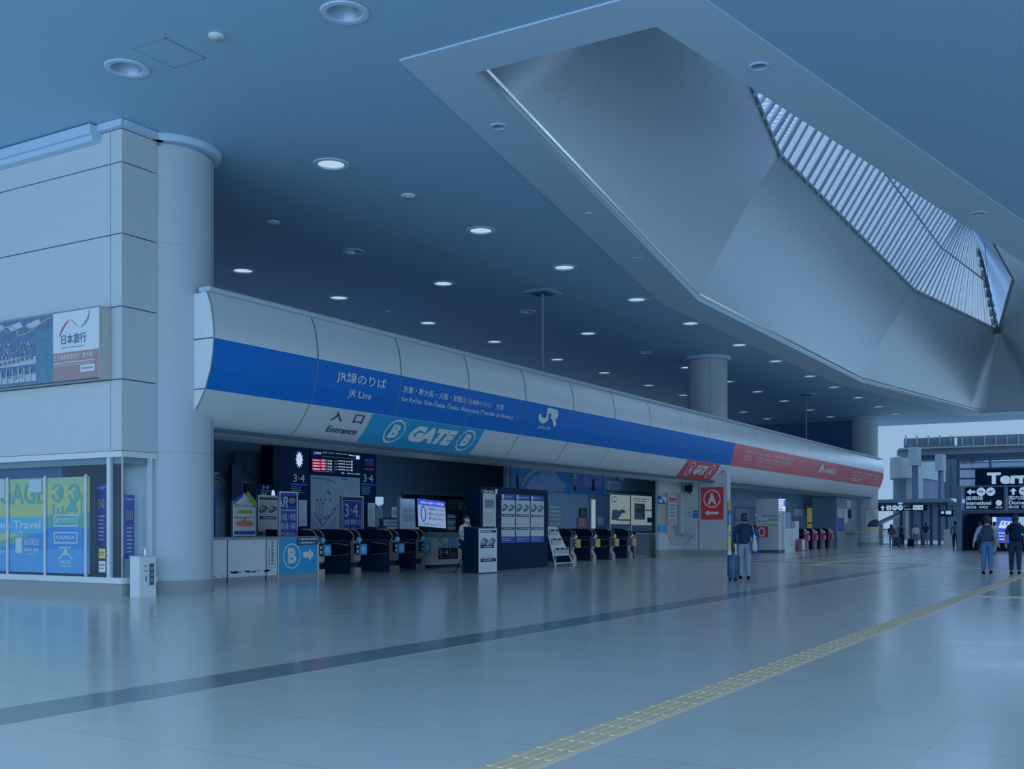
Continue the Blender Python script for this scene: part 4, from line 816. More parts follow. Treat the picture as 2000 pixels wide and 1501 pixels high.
bb = PE.box(766, 990, 778, 1010); mb = MB(); mb.rect(PE, *bb, M_paper, 0, .05); mb.rect(PE, bb[0]+.06, bb[1]-.06, bb[2]+.1, bb[3]-.1, M_brown, .004); tag(mb.build('picture_card'), 'small framed picture card beside the pale notice board', 'card')
# information kiosk wall
KX0, KX1, KY = 28.35, 32.75, 18.0; PK = PY(KY); KZ = PK.px(940, 949)[1]
t = thing('information_stand', 'big dark free-standing information wall with three train posters', 'information stand', (30.5, KY+.25, 0))
mb = MB(); mb.box(KX0, KX1, KY, KY+.5, .03, KZ, M_black); mb.box(KX0+.05, KX1-.05, KY+.03, KY+.47, 0, .03, M_seam); mb.build('body', t)
mb = MB(); w0, w1 = PK.px(943, 0)[0], PK.px(968, 0)[0]; mb.rect(PK, w0, w1, PK.px(955, 1036)[1], PK.px(955, 963)[1], M_paper, .006); mb.rect(PK, w0+.1, w1-.1, 2.0, 2.28, M_grey, .010); mb.rect(PK, w0+.1, w1-.1, 1.45, 1.9, M_wall, .010); mb.rect(PK, w0+.05, w1-.05, 1.36, 1.42, M_dark, .010); mb.lines(PK, w0+.1, w1-.1, 2.05, 2.25, 4, M_seam, .012, .4, 3); mb.lines(PK, w0+.1, w1-.1, 1.5, 1.85, 5, M_grey, .012, .3, 4); mb.build('notice', t)
mb = MB(); mb.text(PK, 'Information', PK.px(945, 0)[0], PK.px(965, 0)[0], KZ-.19, KZ-.09, M_letter, .006, .02); mb.text(PK, 'i', PK.px(942, 0)[0], PK.px(943, 0)[0], KZ-.19, KZ-.08, M_letter, .006, .02); mb.rect(PK, PK.px(967, 0)[0], PK.px(971, 0)[0], KZ-.22, KZ-.06, M_letter, .006); mb.build('lettering', t)
for i in range(3):
    a, c = [(978.5, 1006), (1007, 1035), (1036, 1062.5)][i]; x0, x1 = PK.px(a, 0)[0]+.015, PK.px(c, 0)[0]-.015
    zt_, zb_ = PK.px(1020, 966)[1], PK.px(1020, 1059)[1]; h = zt_-zb_
    mb = MB(); mb.rect(PK, x0, x1, zb_, zt_, M_poster_blue, .001, .01); mb.rect(PK, x0, x1, zb_+h*.13, zt_-h*.12, M_paper, .003); mb.rect(PK, x0+.04, x0+.16, zt_-h*.10, zt_-h*.01, M_letter, .008); mb.lines(PK, x0+.2, x1-.05, zt_-h*.07, zt_-h*.04, 1, M_letter, .008, .5, i); mb.lines(PK, x0+.05, x1-.1, zb_+h*.03, zb_+h*.1, 2, M_wall, .008, .3, i)
    train_poster(mb, PK, x0, x1, zb_+h*.13, zt_-h*.12, 30+i, bg=False); p = mb.build('poster', t); p['label'] = ['left train poster', 'middle train poster', 'right train poster'][i]
# lectern with white poster front
LX0, LX1, LY0, LY1, LZ = 27.02, 28.05, 17.2, 17.72, 1.36; PL = PY(LY0)
t = thing('lectern', 'dark reception lectern with a white train poster on its front', 'lectern', (27.5, 17.5, 0))
mb = MB(); mb.box(LX0, LX1, LY0+.01, LY1, .04, LZ, M_black); mb.box(LX0+.02, LX1-.02, LY0+.05, LY1-.02, 0, .04, M_seam); mb.build('body', t); mb = MB(); mb.box(LX0-.02, LX1, LY0+.2, LY1+.02, LZ, LZ+.05, M_dark); mb.build('top', t)
mb = MB(); mb.rect(PL, LX0+.01, LX1, .04, LZ, M_white, .01, .02); w = LX1-LX0; mb.rect(PL, LX0+.08, LX1-.05, LZ-.12, LZ-.05, M_dark, .014); mb.lines(PL, LX0+.12, LX1-.1, LZ-.11, LZ-.06, 1, M_letter, .016, .5, 2); train(mb, PL, LX0+.08, LZ-.52, .45, .014); train(mb, PL, LX0+.56, LZ-.5, .40, .014)
for z in (.60, .30): mb.rect(PL, LX0+.08, LX1-(.18 if z > .5 else .06), z*LZ-.05, z*LZ+.05, M_dark, .014); mb.lines(PL, LX0+.25, LX1-.2, z*LZ-.03, z*LZ+.03, 1, M_wall, .016, .5, 5)
mb.lines(PL, LX0+.08, LX1-.1, .55, .74, 4, M_wall, .014, .3, 6); mb.lines(PL, LX0+.08, LX1-.15, .46, .54, 2, M_orange, .014, .4, 7); mb.lines(PL, LX0+.08, LX1-.1, .08, .32, 5, M_wall, .014, .3, 8); mb.build('poster', t)
# brochure rack
t = thing('brochure_rack', 'white sloping brochure rack on splayed legs right of the information wall', 'rack', (33.9, 18.2, 0))
def RK(u, v, d=0): return (u, 18.0+.42*(v/1.4)-d, v)
mb = MB(); mb.prism([RK(33.4, .38, 0), RK(34.55, .38, 0), RK(34.15, 1.42, 0), RK(33.4, 1.42, 0)], [RK(33.4, .38, -.03), RK(34.55, .38, -.03), RK(34.15, 1.42, -.03), RK(33.4, 1.42, -.03)], M_white); mb.build('panel', t)
mb = MB()
for x0, x1 in ((33.4, 33.3), (34.12, 34.72)): mb.tube([RK(x0, 1.42, 0), RK(x1, 0.0, .02)], .02, M_white, 6); mb.tube([(x0, 18.42, 1.42), (x1, 18.75, .0)], .02, M_white, 6)
mb.tube([RK(33.32, .12, .02), RK(34.68, .12, .02)], .02, M_white, 6); mb.build('leg', t)
k = 0
for r_, z in enumerate((1.12, .80, .46)):
    n = (2, 2, 3)[r_]
    for i in range(n):
        x0 = 33.45+i*.36+(.02 if n == 3 else .0); mb = MB(); mb.box(x0, x0+.28, RK(0, z)[1]-.06, RK(0, z)[1]-.03, z-.02, z+.22, M_paper); mb.rect(PY(RK(0, z)[1]-.06), x0+.02, x0+.26, z+.13, z+.2, M_dark, .004); mb.lines(PY(RK(0, z)[1]-.06), x0+.03, x0+.25, z+.01, z+.12, 3, M_grey, .004, .4, k); k += 1; mb.build('brochure', t)
# ================================================================ A GATE FRONT AND INNER WALL
mur = PY(23.44); PW = PY(23.48); t = thing('mural', 'long painted mural of a rainbow, cloud, tree and figure on the inner wall', 'mural', mur(*mur.px(1090, 961)))
b = mur.box(997, 908, 1180, 961); mb = MB(); mb.rect(mur, b[0], b[1], b[2], b[3]+.1, mat('mural_blue', (.05, .20, .42), .6, raw=True, var=.3, vs=1), 0, .04); mb.build('canvas', t)
mb = MB(); f = lambda q: [mur.px(*p) for p in q]; M_mp, M_mo, M_mr, M_mv, M_my = [mat(n_, c_, .6, raw=True, var=.3, vs=5) for n_, c_ in (('mural_cloud', (.26, .34, .52)), ('mural_orange', (.55, .40, .20)), ('mural_red', (.48, .14, .2)), ('mural_violet', (.36, .22, .50)), ('mural_yellow', (.5, .46, .2)))]
for k, (m, r) in enumerate(((M_mo, 0), (M_my, -2.2))): mb.stroke(mur, f([(1020+r*.2, 948), (1028, 930+r*-.6), (1042, 918-r*.7), (1060, 914-r*.8), (1076, 918-r*.8), (1090, 932-r*.5)]), .12, m, .006+k*.003)
for cx, cy, ru, rv in ((1050, 944, .75, .38), (1066, 933, .7, .5), (1080, 943, .75, .38), (1038, 951, .5, .22), (1095, 949, .5, .26), (1064, 950, 1.1, .24)): u, v = mur.px(cx, cy); mb.disc(mur, u, v, ru, rv, M_mp, .010+ru*.004+cx*1e-6)
for cx, cy, ru, rv in ((1158, 930, .75, .42), (1146, 937, .45, .35), (1168, 938, .5, .35), (1157, 940, .8, .3)): u, v = mur.px(cx, cy); mb.disc(mur, u, v, ru, rv, M_mv, .010+ru*.004+cx*1e-6)
mb.shape(mur, f([(1155, 958), (1156, 940), (1152, 930), (1158, 938), (1163, 930), (1160, 942), (1162, 958)]), M_black, .016); mb.shape(mur, f([(1118, 948), (1119, 932), (1123, 921), (1127, 932), (1128, 946)]), M_my, .012); mb.shape(mur, f([(1117, 948), (1120, 935), (1126, 935), (1129, 946), (1124, 949)]), M_mr, .016); mb.shape(mur, f([(1121, 958), (1121, 948), (1125, 948), (1125, 958)]), M_black, .014)
mb.shape(mur, f([(1007, 956), (1008, 935), (1010, 920), (1012, 935), (1014, 956)]), M_black, .014); mb.shape(mur, f([(1002, 955), (1003, 948), (1007, 947), (1008, 955)]), M_mr, .016); mb.disc(mur, *mur.px(1018, 916), .12, .1, M_mp, .014); mb.build('painting', t)
bb = PW.box(1187, 940, 1212, 961); t = thing('wall_notice', 'small pale notice plate on the wall right of the mural', 'sign', PW(bb[0], bb[2])); mb = MB(); mb.rect(PW, *bb, M_wall, 0, .04); mb.build('plate', t); mb = MB(); mb.lines(PW, bb[0]+.2, bb[1]-.1, bb[2]+.1, bb[3]-.1, 3, M_seam, .004, .4); mb.build('print', t)
for px0, py0, lab, cat, nm in ((1207, 933, 'small white speaker above the pale notice plate', 'speaker', 'wall_speaker'), (1268, 936, 'white security camera above the office windows', 'camera', 'security_camera')):
    u, v = PW.px(px0, py0); t = thing(nm, lab, cat, PW(u, v)); mb = MB(); mb.box(u-.12, u+.12, 23.2, 23.4, v-.12, v+.14, M_wall); mb.build('housing', t); mb = MB(); mb.tube([PW(u, v, .05), PW(u, v+.1, -.02)], .04, M_seam, 6); mb.build('bracket', t)
bb = PW.box(1150, 966, 1190, 1086); mb = MB(); mb.rect(PW, bb[0], bb[1], 0, bb[3], mat('inner_door', (.16, .24, .33), .5, raw=True), 0, .06); mb.rect(PW, bb[0], bb[1], bb[3], bb[3]+.06, M_seam, .01); dr = mb.build('door_1'); tag(dr, 'grey inner door beside the lit vertical strip', kind='structure')
mb = MB(); mb.rect(PW, *PW.box(1155, 975, 1162, 1034), mat('lit_strip', (150, 172, 180), .5, emit=.8), .03, .03); tag(mb.build('light_strip'), 'tall lit pale vertical strip on the inner door', 'light')
def posterbox(nm, pl, a, m, lab, cat, seed=1, m2=M_seam, d=.03, rows=5):
    bb = pl.box(*a); t = thing(nm, lab, cat, pl((bb[0]+bb[1])/2, bb[2])); mb = MB(); mb.rect(pl, *bb, m, d, .03); mb.build('sheet', t); mb = MB(); w, h = bb[1]-bb[0], bb[3]-bb[2]; mb.lines(pl, bb[0]+w*.12, bb[1]-w*.12, bb[2]+h*.1, bb[3]-h*.1, rows, m2, d+.004, .4, seed); mb.build('print', t); return t
posterbox('poster', PW, (1070, 981, 1101, 1031), M_grey, 'grey glass notice on the inner wall right of the information wall', 'poster', 2, M_wall)
posterbox('poster', PW, (1127, 1010, 1147, 1030), M_mr, 'small pink and red poster left of the inner door', 'poster', 3, M_wall)
posterbox('poster', PW, (1168, 1009, 1177, 1024), M_paper, 'small white notice on the inner door', 'poster', 4, M_mr, .02)
posterbox('poster', PW, (1131, 992, 1145, 1010), M_dark, 'small dark blue and green poster left of the inner door', 'poster', 5, M_green)
M_lit = mat('office_lit_wall', (150, 170, 176), .6, emit=.55); M_litb = mat('office_lit_dark', (46, 74, 112), .6, emit=.5)
for i, (a, lab) in enumerate((((1191, 966, 1230, 1034), 'bright office window with a clock behind the yellow gates'), ((1232, 968, 1272, 1036), 'bright office window with an officer poster behind the yellow gates'))):
    bb = PW.box(*a); mb = MB(); w, h = bb[1]-bb[0], bb[3]-bb[2]; mb.rect(PW, bb[0]-.05, bb[1]+.05, bb[2]-.05, bb[3]+.05, M_steel, .01, .06); wn = mb.build('window_%d' % (i+2)); tag(wn, lab, kind='structure')
    mb = MB(); mb.rect(PW, *bb, M_lit, .02)
    if i == 0:
        mb.ring(PW, bb[0]+w*.2, bb[3]-h*.13, w*.14, h*.08, .04, M_grey, .025); mb.rect(PW, bb[0]+w*.3, bb[1], bb[2]+h*.26, bb[2]+h*.3, M_orange, .025); mb.shape(PW, [(bb[0]+w*.05, bb[2]+h*.28), (bb[0]+w*.1, bb[2]+h*.56), (bb[0]+w*.3, bb[2]+h*.58), (bb[0]+w*.6, bb[2]+h*.5), (bb[0]+w*.35, bb[2]+h*.28)], M_litb, .03); mb.shape(PW, [(bb[0]+w*.45, bb[2]+h*.55), (bb[0]+w*.6, bb[2]+h*.6), (bb[0]+w*.8, bb[2]+h*.5), (bb[0]+w*.6, bb[2]+h*.48)], M_mo, .028)
    else:
        mb.rect(PW, bb[0]+w*.15, bb[0]+w*.66, bb[2]+h*.32, bb[2]+h*.78, M_paper, .025); mb.shape(PW, [(bb[0]+w*.18, bb[2]+h*.34), (bb[0]+w*.2, bb[2]+h*.48), (bb[0]+w*.35, bb[2]+h*.53), (bb[0]+w*.5, bb[2]+h*.48), (bb[0]+w*.58, bb[2]+h*.34)], M_litb, .03); mb.disc(PW, bb[0]+w*.35, bb[2]+h*.58, w*.1, h*.07, M_skin, .031); mb.shape(PW, [(bb[0]+w*.2, bb[2]+h*.64), (bb[0]+w*.25, bb[2]+h*.72), (bb[0]+w*.45, bb[2]+h*.72), (bb[0]+w*.5, bb[2]+h*.64)], M_litb, .034); mb.lines(PW, bb[0]+w*.1, bb[1]-w*.1, bb[2]+h*.82, bb[2]+h*.94, 2, M_seam, .025, .3); mb.rect(PW, bb[0]+w*.78, bb[1], bb[2]+h*.24, bb[2]+h*.38, M_blue, .025); mb.rect(PW, bb[0]+w*.68, bb[1], bb[2]+h*.58, bb[2]+h*.61, M_seam, .025)
    mb.rect(PW, bb[0], bb[1], bb[2], bb[2]+h*.16, M_litb, .04); mb.build('pane', wn)
mb = MB(); mb.rect(PW, PW.px(1185, 0)[0], PW.px(1275, 0)[0], PW.px(1230, 965)[1]+.06, PW.px(1230, 962)[1]+.06, M_seam, .02, .04); tag(mb.build('trim_2'), 'dark trim above the office windows', kind='structure')
# barred fence
t = thing('barred_fence', 'low grey fence of vertical bars right of the yellow gates', 'fence', (45.4, 19.9, 0)); mb = MB()
for i in range(12): x = 44.35+i*.2; mb.box(x-.03, x+.03, 19.88, 19.92, .05, 1.08, M_grey)
mb.build('bars', t); mb = MB(); mb.box(44.2, 46.7, 19.85, 19.95, 1.08, 1.14, M_grey); mb.box(44.2, 46.7, 19.86, 19.94, .03, .08, M_grey)
for x in (44.25, 46.6): mb.box(x-.05, x+.05, 19.85, 19.95, 0, 1.14, M_steel)
mb.build('frame', t)
# counter room between gates and fin wall
FX = 48.9
mb = MB(); mb.box(45.85, FX, 19.4, 19.55, .35, 1.0, M_wall); mb.box(45.85, FX, 19.4, 19.55, 3.0, 3.54, M_wall); mb.box(45.85, 46.0, 19.4, 19.55, 1, 3, M_wall); mb.box(46.95, 47.2, 19.4, 19.55, 1, 3, M_wall); mb.box(48.6, FX, 19.4, 19.55, 1, 3, M_wall); mb.box(45.85, FX, 19.37, 19.55, 0, .35, M_skirt); mb.box(47.6, FX, 20.2, 20.3, 0, 4.75, M_int); tag(mb.build('wall_office'), 'grey wall of the ticket office counter under the red gate band', kind='structure')
PC = PY(19.45); wn = None
mb = MB(); mb.box(46.0, 48.6, 19.41, 19.54, .98, 1.02, M_steel); mb.box(46.0, 48.6, 19.41, 19.54, 2.98, 3.02, M_steel); wn = mb.build('window_4'); tag(wn, 'ticket office counter window between the fence and the red board', kind='structure')
mb = MB(); mb.rect(PC, 46.0, 46.95, 1, 3, G_clear, 0); mb.rect(PC, 47.2, 48.6, 1, 3, G_clear, 0); mb.rect(PC, 46.3, 48.8, .9, 3.1, mat('counter_lit', (120, 138, 140), .6, emit=.5), -.3); mb.build('pane', wn)
PC2 = PY(19.36)
t = posterbox('poster', PC2, (1286, 968, 1302, 984), M_blue, 'blue railway logo plate at the top of the counter window', 'sign', 6, M_blue, 0, 1); bb = PC2.box(1286, 968, 1302, 984); mb = MB(); jr_logo(mb, PC2, bb[0]+.06, bb[1]-.06, bb[2]+.06, bb[3]-.06, M_letter, .012); mb.build('lettering', t)
t = posterbox('poster', PC2, (1306, 970, 1322, 1024), M_paper, 'tall pale pink and white poster in the counter window', 'poster', 7, M_mp, 0, 6); bb = PC2.box(1306, 970, 1322, 1024); mb = MB(); mb.rect(PC2, bb[0], bb[1], bb[2], bb[2]+.2, mat('poster_pink', (168, 140, 176), .5), .012); mb.rect(PC2, bb[0]+.08, bb[1]-.08, bb[3]-.16, bb[3]-.04, M_red, .012); mb.build('colour_fields', t)
posterbox('poster', PC2, (1287, 1025, 1299, 1039), M_sky, 'small light blue notice at the counter sill', 'poster', 8, M_wc, 0)
mb = MB(); mb.prism([(47.0, 19.38, 1.0), (48.85, 19.38, 1.0), (48.85, 18.85, 1.0), (47.0, 18.6, 1.0)], [(47.0, 19.38, 1.06), (48.85, 19.38, 1.06), (48.85, 18.85, 1.06), (47.0, 18.6, 1.06)], M_steel); mb.prism([(47.1, 19.38, 1.0), (48.8, 19.38, 1.0), (48.8, 18.95, 1.0), (47.1, 18.75, 1.0)], [(47.3, 19.38, .6), (48.7, 19.38, .6), (48.7, 19.25, .6), (47.3, 19.25, .6)], M_wall); tag(mb.build('counter_shelf'), 'pale projecting counter shelf under the ticket office window', 'shelf')
t = thing('laptop', 'open laptop-like terminal standing on the counter shelf', 'terminal', (47.7, 19.0, 1.06)); mb = MB(); mb.box(47.4, 48.0, 18.85, 19.2, 1.06, 1.09, M_steel); mb.build('base', t); mb = MB(); mb.prism([(47.4, 19.2, 1.09), (48.0, 19.2, 1.09), (47.95, 19.34, 1.5), (47.35, 19.34, 1.5)], [(47.4, 19.22, 1.09), (48.0, 19.22, 1.09), (47.95, 19.36, 1.5), (47.35, 19.36, 1.5)], M_grey); mb.build('screen', t)
# fin wall with A board
PFN = PX(FX-.02)
fin = [(-19.4, 0), (-17.2, 0), (-17.2, 3.98), (-17.24, 4.08), (-17.32, 4.10), (-17.62, 3.82), (-17.86, 3.6), (-19.4, 3.6)]
mb = MB(); mb.loft([[(x, -u, v) for u, v in fin] for x in (FX-.02, FX+.45)], M_wall); mb.box(FX-.025, FX-.02, 18.60, 18.63, .3, 3.5, M_seam); mb.box(FX-.05, FX+.48, 17.17, 19.37, 0, .32, M_skirt); tag(mb.build('wall_fin'), 'pearl grey fin wall carrying the red A board', kind='structure')
t = thing('gate_sign', 'red board with white circled A and left arrow on the fin wall', 'sign', (FX-.03, 18.1, 1.9)); b = PFN.box(1369, 951, 1413, 1014)
mb = MB(); mb.rect(PFN, *b, M_red, .02, .02); mb.build('board', t)
mb = MB(); um, w, h = (b[0]+b[1])/2, b[1]-b[0], b[3]-b[2]; vm2 = b[2]+h*.64; mb.ring(PFN, um, vm2, w*.38, h*.28, w*.045, M_letter, .026, 40); mb.text(PFN, 'A', um-w*.19, um+w*.19, vm2-h*.17, vm2+h*.17, M_letter, .027, .05); z = b[2]+h*.2
mb.shape(PFN, [(um-w*.34, z), (um-w*.14, z+h*.09), (um-w*.14, z+h*.04), (um+w*.3, z+h*.04), (um+w*.3, z-h*.04), (um-w*.14, z-h*.04), (um-w*.14, z-h*.09)], M_letter, .026); mb.build('lettering', t)
for a, m, lab in (((1341, 997, 1352, 1011), M_wall, 'pale square notice left of the two on the wall beside the red board'), ((1354, 997, 1363, 1011), M_blue, 'small blue notice on the wall beside the red board')): posterbox('notice', PFN, a, m, lab, 'notice', 9, M_wc, .02, 2)
u, v = PFN.px(1337, 952); u += .3; t = thing('security_camera', 'dark wall camera above the counter room', 'camera', PFN(u, v)); mb = MB(); mb.box(FX-.4, FX-.05, -u-.15, -u+.15, v-.2, v+.1, M_black); mb.build('housing', t); mb = MB(); mb.box(FX-.1, FX, -u-.05, -u+.05, v+.1, v+.2, M_seam); mb.build('bracket', t)
u, v = PFN.px(1348, 959); t = thing('wall_speaker', 'square pale speaker beside the dark wall camera', 'speaker', PFN(u, v)); mb = MB(); mb.box(FX-.12, FX-.03, -u-.2, -u+.2, v-.2, v+.2, M_wall); mb.build('housing', t); mb = MB(); mb.disc(PX(FX-.12), u, v, .12, .12, M_seam, .004); mb.build('grille', t)
P_ = PY(17.16); x0, x1 = FX+.02, FX+.43; t = thing('poster_column', 'narrow yellow and blue advert column on the end of the fin wall', 'advert', (FX+.2, 17.15, 0))
M_ochre = mat('ochre', (150, 132, 84), .5); mb = MB()
for a, c, m in ((978, 996, M_ochre), (996, 1024, M_blue), (1024, 1034, M_yellow), (1034, 1049, M_paper), (1049, 1073, M_yc), (1073, 1083, M_white)): mb.rect(P_, x0, x1, P_.px(1424, c)[1], P_.px(1424, a)[1], m, .0, .01)
mb.build('panels', t); mb = MB(); mb.disc(P_, (x0+x1)/2, P_.px(1424, 1012)[1], .16, .3, M_wc, .006); mb.lines(P_, x0+.05, x1-.05, P_.px(1424, 1047)[1], P_.px(1424, 1036)[1], 3, M_mr, .006); mb.build('print', t)
# ================================================================ FAR (RED LINE) SIDE
t = thing('screen_pillar', 'white square pillar with lit screen beyond the walking man', 'pillar', (58.3, 18, 0)); PL, PR = PX(57.7), PY(17.4); zt_ = 2.95
mb = MB(); mb.box(57.7, 59.0, 17.4, 18.65, .15, zt_, M_wall); mb.box(57.72, 58.98, 17.42, 18.63, 0, .15, M_seam); mb.build('body', t)
mb = MB(); mb.rect(PR, 57.78, 58.95, 2.3, zt_, E_white, .01, .02); mb.ring(PR, 58.1, 2.7, .2, .2, .06, E_blue, .02); mb.rect(PR, 57.85, 58.4, 2.35, 2.42, E_blue, .02); mb.rect(PR, 58.55, 58.9, 2.55, 2.9, E_blue, .02); mb.build('screen', t)
mb = MB(); mb.rect(PL, -18.5, -17.98, 1.66, 2.0, M_white, .006); mb.lines(PL, -18.5, -17.98, 1.7, 1.75, 1, M_seam, .010, .9); mb.rect(PL, -18.3, -17.45, 1.98, 2.04, M_sky, .006); mb.rect(PL, -17.97, -17.45, 1.5, 1.85, M_white, .006); mb.rect(PL, -17.97, -17.45, 1.74, 1.85, M_green, .010); mb.rect(PL, -17.97, -17.45, 1.5, 1.58, M_green, .010); mb.rect(PL, -18.6, -17.98, .85, 1.45, M_red, .006); mb.ring(PL, -18.33, 1.14, .2, .26, .08, M_letter, .010); mb.rect(PR, 57.8, 58.4, 1.55, 2.2, M_white, .006); mb.lines(PR, 57.82, 58.38, 1.6, 2.15, 5, M_seam, .010, .3, 4); mb.rect(PR, 58.45, 58.52, .15, 2.25, M_seam, .006); mb.build('notices', t)
t = thing('glass_counter', 'white counter with pale glass screen right of the screen pillar', 'counter', (60.5, 17.8, 0)); mb = MB(); mb.box(59.05, 62.2, 17.75, 18.0, 0, 1.32, M_white); mb.box(62.2, 62.9, 17.75, 18.0, 0, 1.75, M_white); mb.build('body', t)
mb = MB(); mb.rect(PY(17.85), 59.1, 60.2, 1.32, 2.25, mat('glass_tint', (.22, .38, .56), .2, raw=True), 0, .03); mb.rect(PY(17.85), 60.25, 61.6, 1.32, 2.25, mat('glass_tint', (.22, .38, .56)), 0, .03); mb.build('screen', t)
mb = MB(); mb.lines(PY(17.75), 60.5, 62.0, .3, 1.25, 5, M_paper, .006, .5, 9); mb.build('notices', t)
t = thing('leaflet_box', 'small red and white leaflet box at the foot of the glass counter', 'box', (62.6, 17.5, 0)); mb = MB(); mb.box(62.1, 63.0, 17.4, 17.6, 0, .72, M_mr); mb.rect(PY(17.4), 62.3, 62.95, .08, .68, M_white, .006); mb.build('body', t)
t = thing('ticket_stand', 'small dark blue upright stand with white emblem beside the screen pillar', 'stand', (56.5, 18.6, 0)); Pn = PX(56.3); mb = MB(); mb.box(56.3, 56.8, 18.2, 18.9, 0, 1.15, M_poster_blue); mb.box(56.4, 56.7, 18.3, 18.5, 1.15, 1.5, M_dark); mb.build('body', t); mb = MB(); mb.disc(Pn, -18.55, .75, .14, .16, M_letter, .006); mb.rect(Pn, -18.28, -18.22, 0, 1.1, M_pink, .006); mb.build('emblem', t)
PW = PY(21.2); M_far = mat('far_interior', (.12, .18, .22), .6, raw=True); mb = MB(); mb.box(50.5, 85, 21.2, 21.4, 0, 4.75, M_int); tag(mb.build('wall_far'), 'dim inner wall behind the pink gates', kind='structure')
M_olive = mat('office_olive', (92, 106, 92), .6, emit=.5); M_oliveb = mat('office_amber', (138, 134, 80), .6, emit=.5)
for i, (a, m, lab) in enumerate((((1435, 992, 1462, 1035), M_litb, 'dim office window left of the walking man'), ((1462, 992, 1481, 1035), M_litb, 'dim office window with a red light behind the screen pillar'), ((1549, 993, 1574, 1034), M_litb, 'office window with white blind behind the pink gates'), ((1576, 992, 1599, 1034), M_oliveb, 'amber lit office window behind the pink gates'), ((1602, 992, 1630, 1034), M_olive, 'olive lit office window at the right of the pink gates'))):
    bb = PW.box(*a); mb = MB(); mb.rect(PW, bb[0]-.05, bb[1]+.05, bb[2], bb[3]+.08, M_yc if i > 2 else M_seam, .01, .05); wn = mb.build('window_%d' % (i+5)); tag(wn, lab, kind='structure'); mb = MB(); mb.rect(PW, *bb, m, .02); w, h = bb[1]-bb[0], bb[3]-bb[2]
    if i == 2: mb.rect(PW, bb[0], bb[1], bb[2]+h*.65, bb[3], M_wall, .03)
    elif i == 1: mb.disc(PW, bb[0]+w*.7, bb[2]+h*.7, .1, .1, E_red, .03); mb.rect(PW, bb[0], bb[1], bb[2]+h*.2, bb[2]+h*.35, M_mr, .03)
    elif i == 0: mb.rect(PW, bb[0], bb[1], bb[2]+h*.5, bb[2]+h*.95, M_grey, .03); mb.lines(PW, bb[0], bb[1], bb[2]+h*.1, bb[2]+h*.4, 3, M_olive, .03)
    elif i == 3: mb.stroke(PW, [(bb[0]+w*.3, bb[2]+h*.9), (bb[0]+w*.55, bb[2]+h*.8), (bb[0]+w*.6, bb[2]+h*.45)], .2, M_olive, .03); mb.rect(PW, bb[0], bb[1], bb[2]+h*.28, bb[2]+h*.34, M_seam, .03)
    else: mb.rect(PW, bb[0]+w*.1, bb[1]-w*.2, bb[2]+h*.6, bb[3], M_brown, .03); mb.lines(PW, bb[0]+w*.1, bb[1]-w*.2, bb[2]+h*.15, bb[2]+h*.55, 3, M_litb, .03)
    mb.build('pane', wn)
t = thing('far_ticket_office', 'grey ticket office block at the far end of the fascia', 'office', (79.5, 19, 0)); PO = PY(18.8); x0 = PO.px(1634, 1050)[0]; x1 = 82.4
mb = MB(); mb.box(x0, x1, 18.8, 20.5, .3, 3.50, M_int); mb.box(x0-.02, x1, 18.75, 20.5, .3, 1.1, M_grey); mb.box(x0, x1, 18.78, 20.5, 0, .3, M_skirt); mb.build('body', t)
mb = MB(); 
for a, m in (((1636, 993, 1646, 1010), M_wall), ((1636, 1012, 1648, 1037), M_poster_blue), ((1648, 992, 1655, 1020), M_paper), ((1656, 995, 1662, 1012), M_black), ((1653, 976, 1661, 990), M_wall), ((1650, 1024, 1660, 1036), M_grey)): mb.rect(PO, *PO.box(*a), m, .02, .02)
mb.build('notices', t); mb = MB(); bb = PO.box(1650, 1038, 1672, 1042); mb.box(bb[0], bb[1]-.5, 18.1, 18.8, 1.0, 1.08, M_steel); mb.build('counter_shelf', t)
# poster wrapped on the far column
t = thing('wrapped_poster', 'white poster with dark dome and yellow strip around the far column', 'poster', (83.2, 17.5, 1))
def CW(u, v, d=0): a = -u/1.0; r = .97+d; return (83.2+r*math.cos(a), 18.5+r*math.sin(a), v)
def wrap(mb, a0, a1, z0, z1, m, d): mb.loft([[(83.2+(.975+d)*math.cos(a0+(a1-a0)*i/16), 18.5+(.975+d)*math.sin(a0+(a1-a0)*i/16), z) for i in range(17)] for z in (z0, z1)], m, closed=False, caps=False)
A0, A1 = math.radians(195), math.radians(300)
mb = MB(); wrap(mb, A0, A1, 1.35, 2.75, M_paper, 0); wrap(mb, A0, A1, 1.25, 1.42, M_yellow, .006); wrap(mb, A0, A1, 2.7, 2.78, M_ochre, .006); mb.build('sheet', t)
mb = MB()
for i in range(18):
    z0 = 1.42+i*.0311; k = math.sqrt(max(0, 1-(i/18.2)**2)); am = (A0+A1)/2; wrap(mb, am-(A1-A0)*.42*k, am+(A1-A0)*.42*k, z0, z0+.032, M_dark, .012)
for i in range(4): wrap(mb, A0+.3, A0+.3+(.9-.15*i), 2.1+i*.13, 2.15+i*.13, M_grey, .012)
mb.build('print', t)
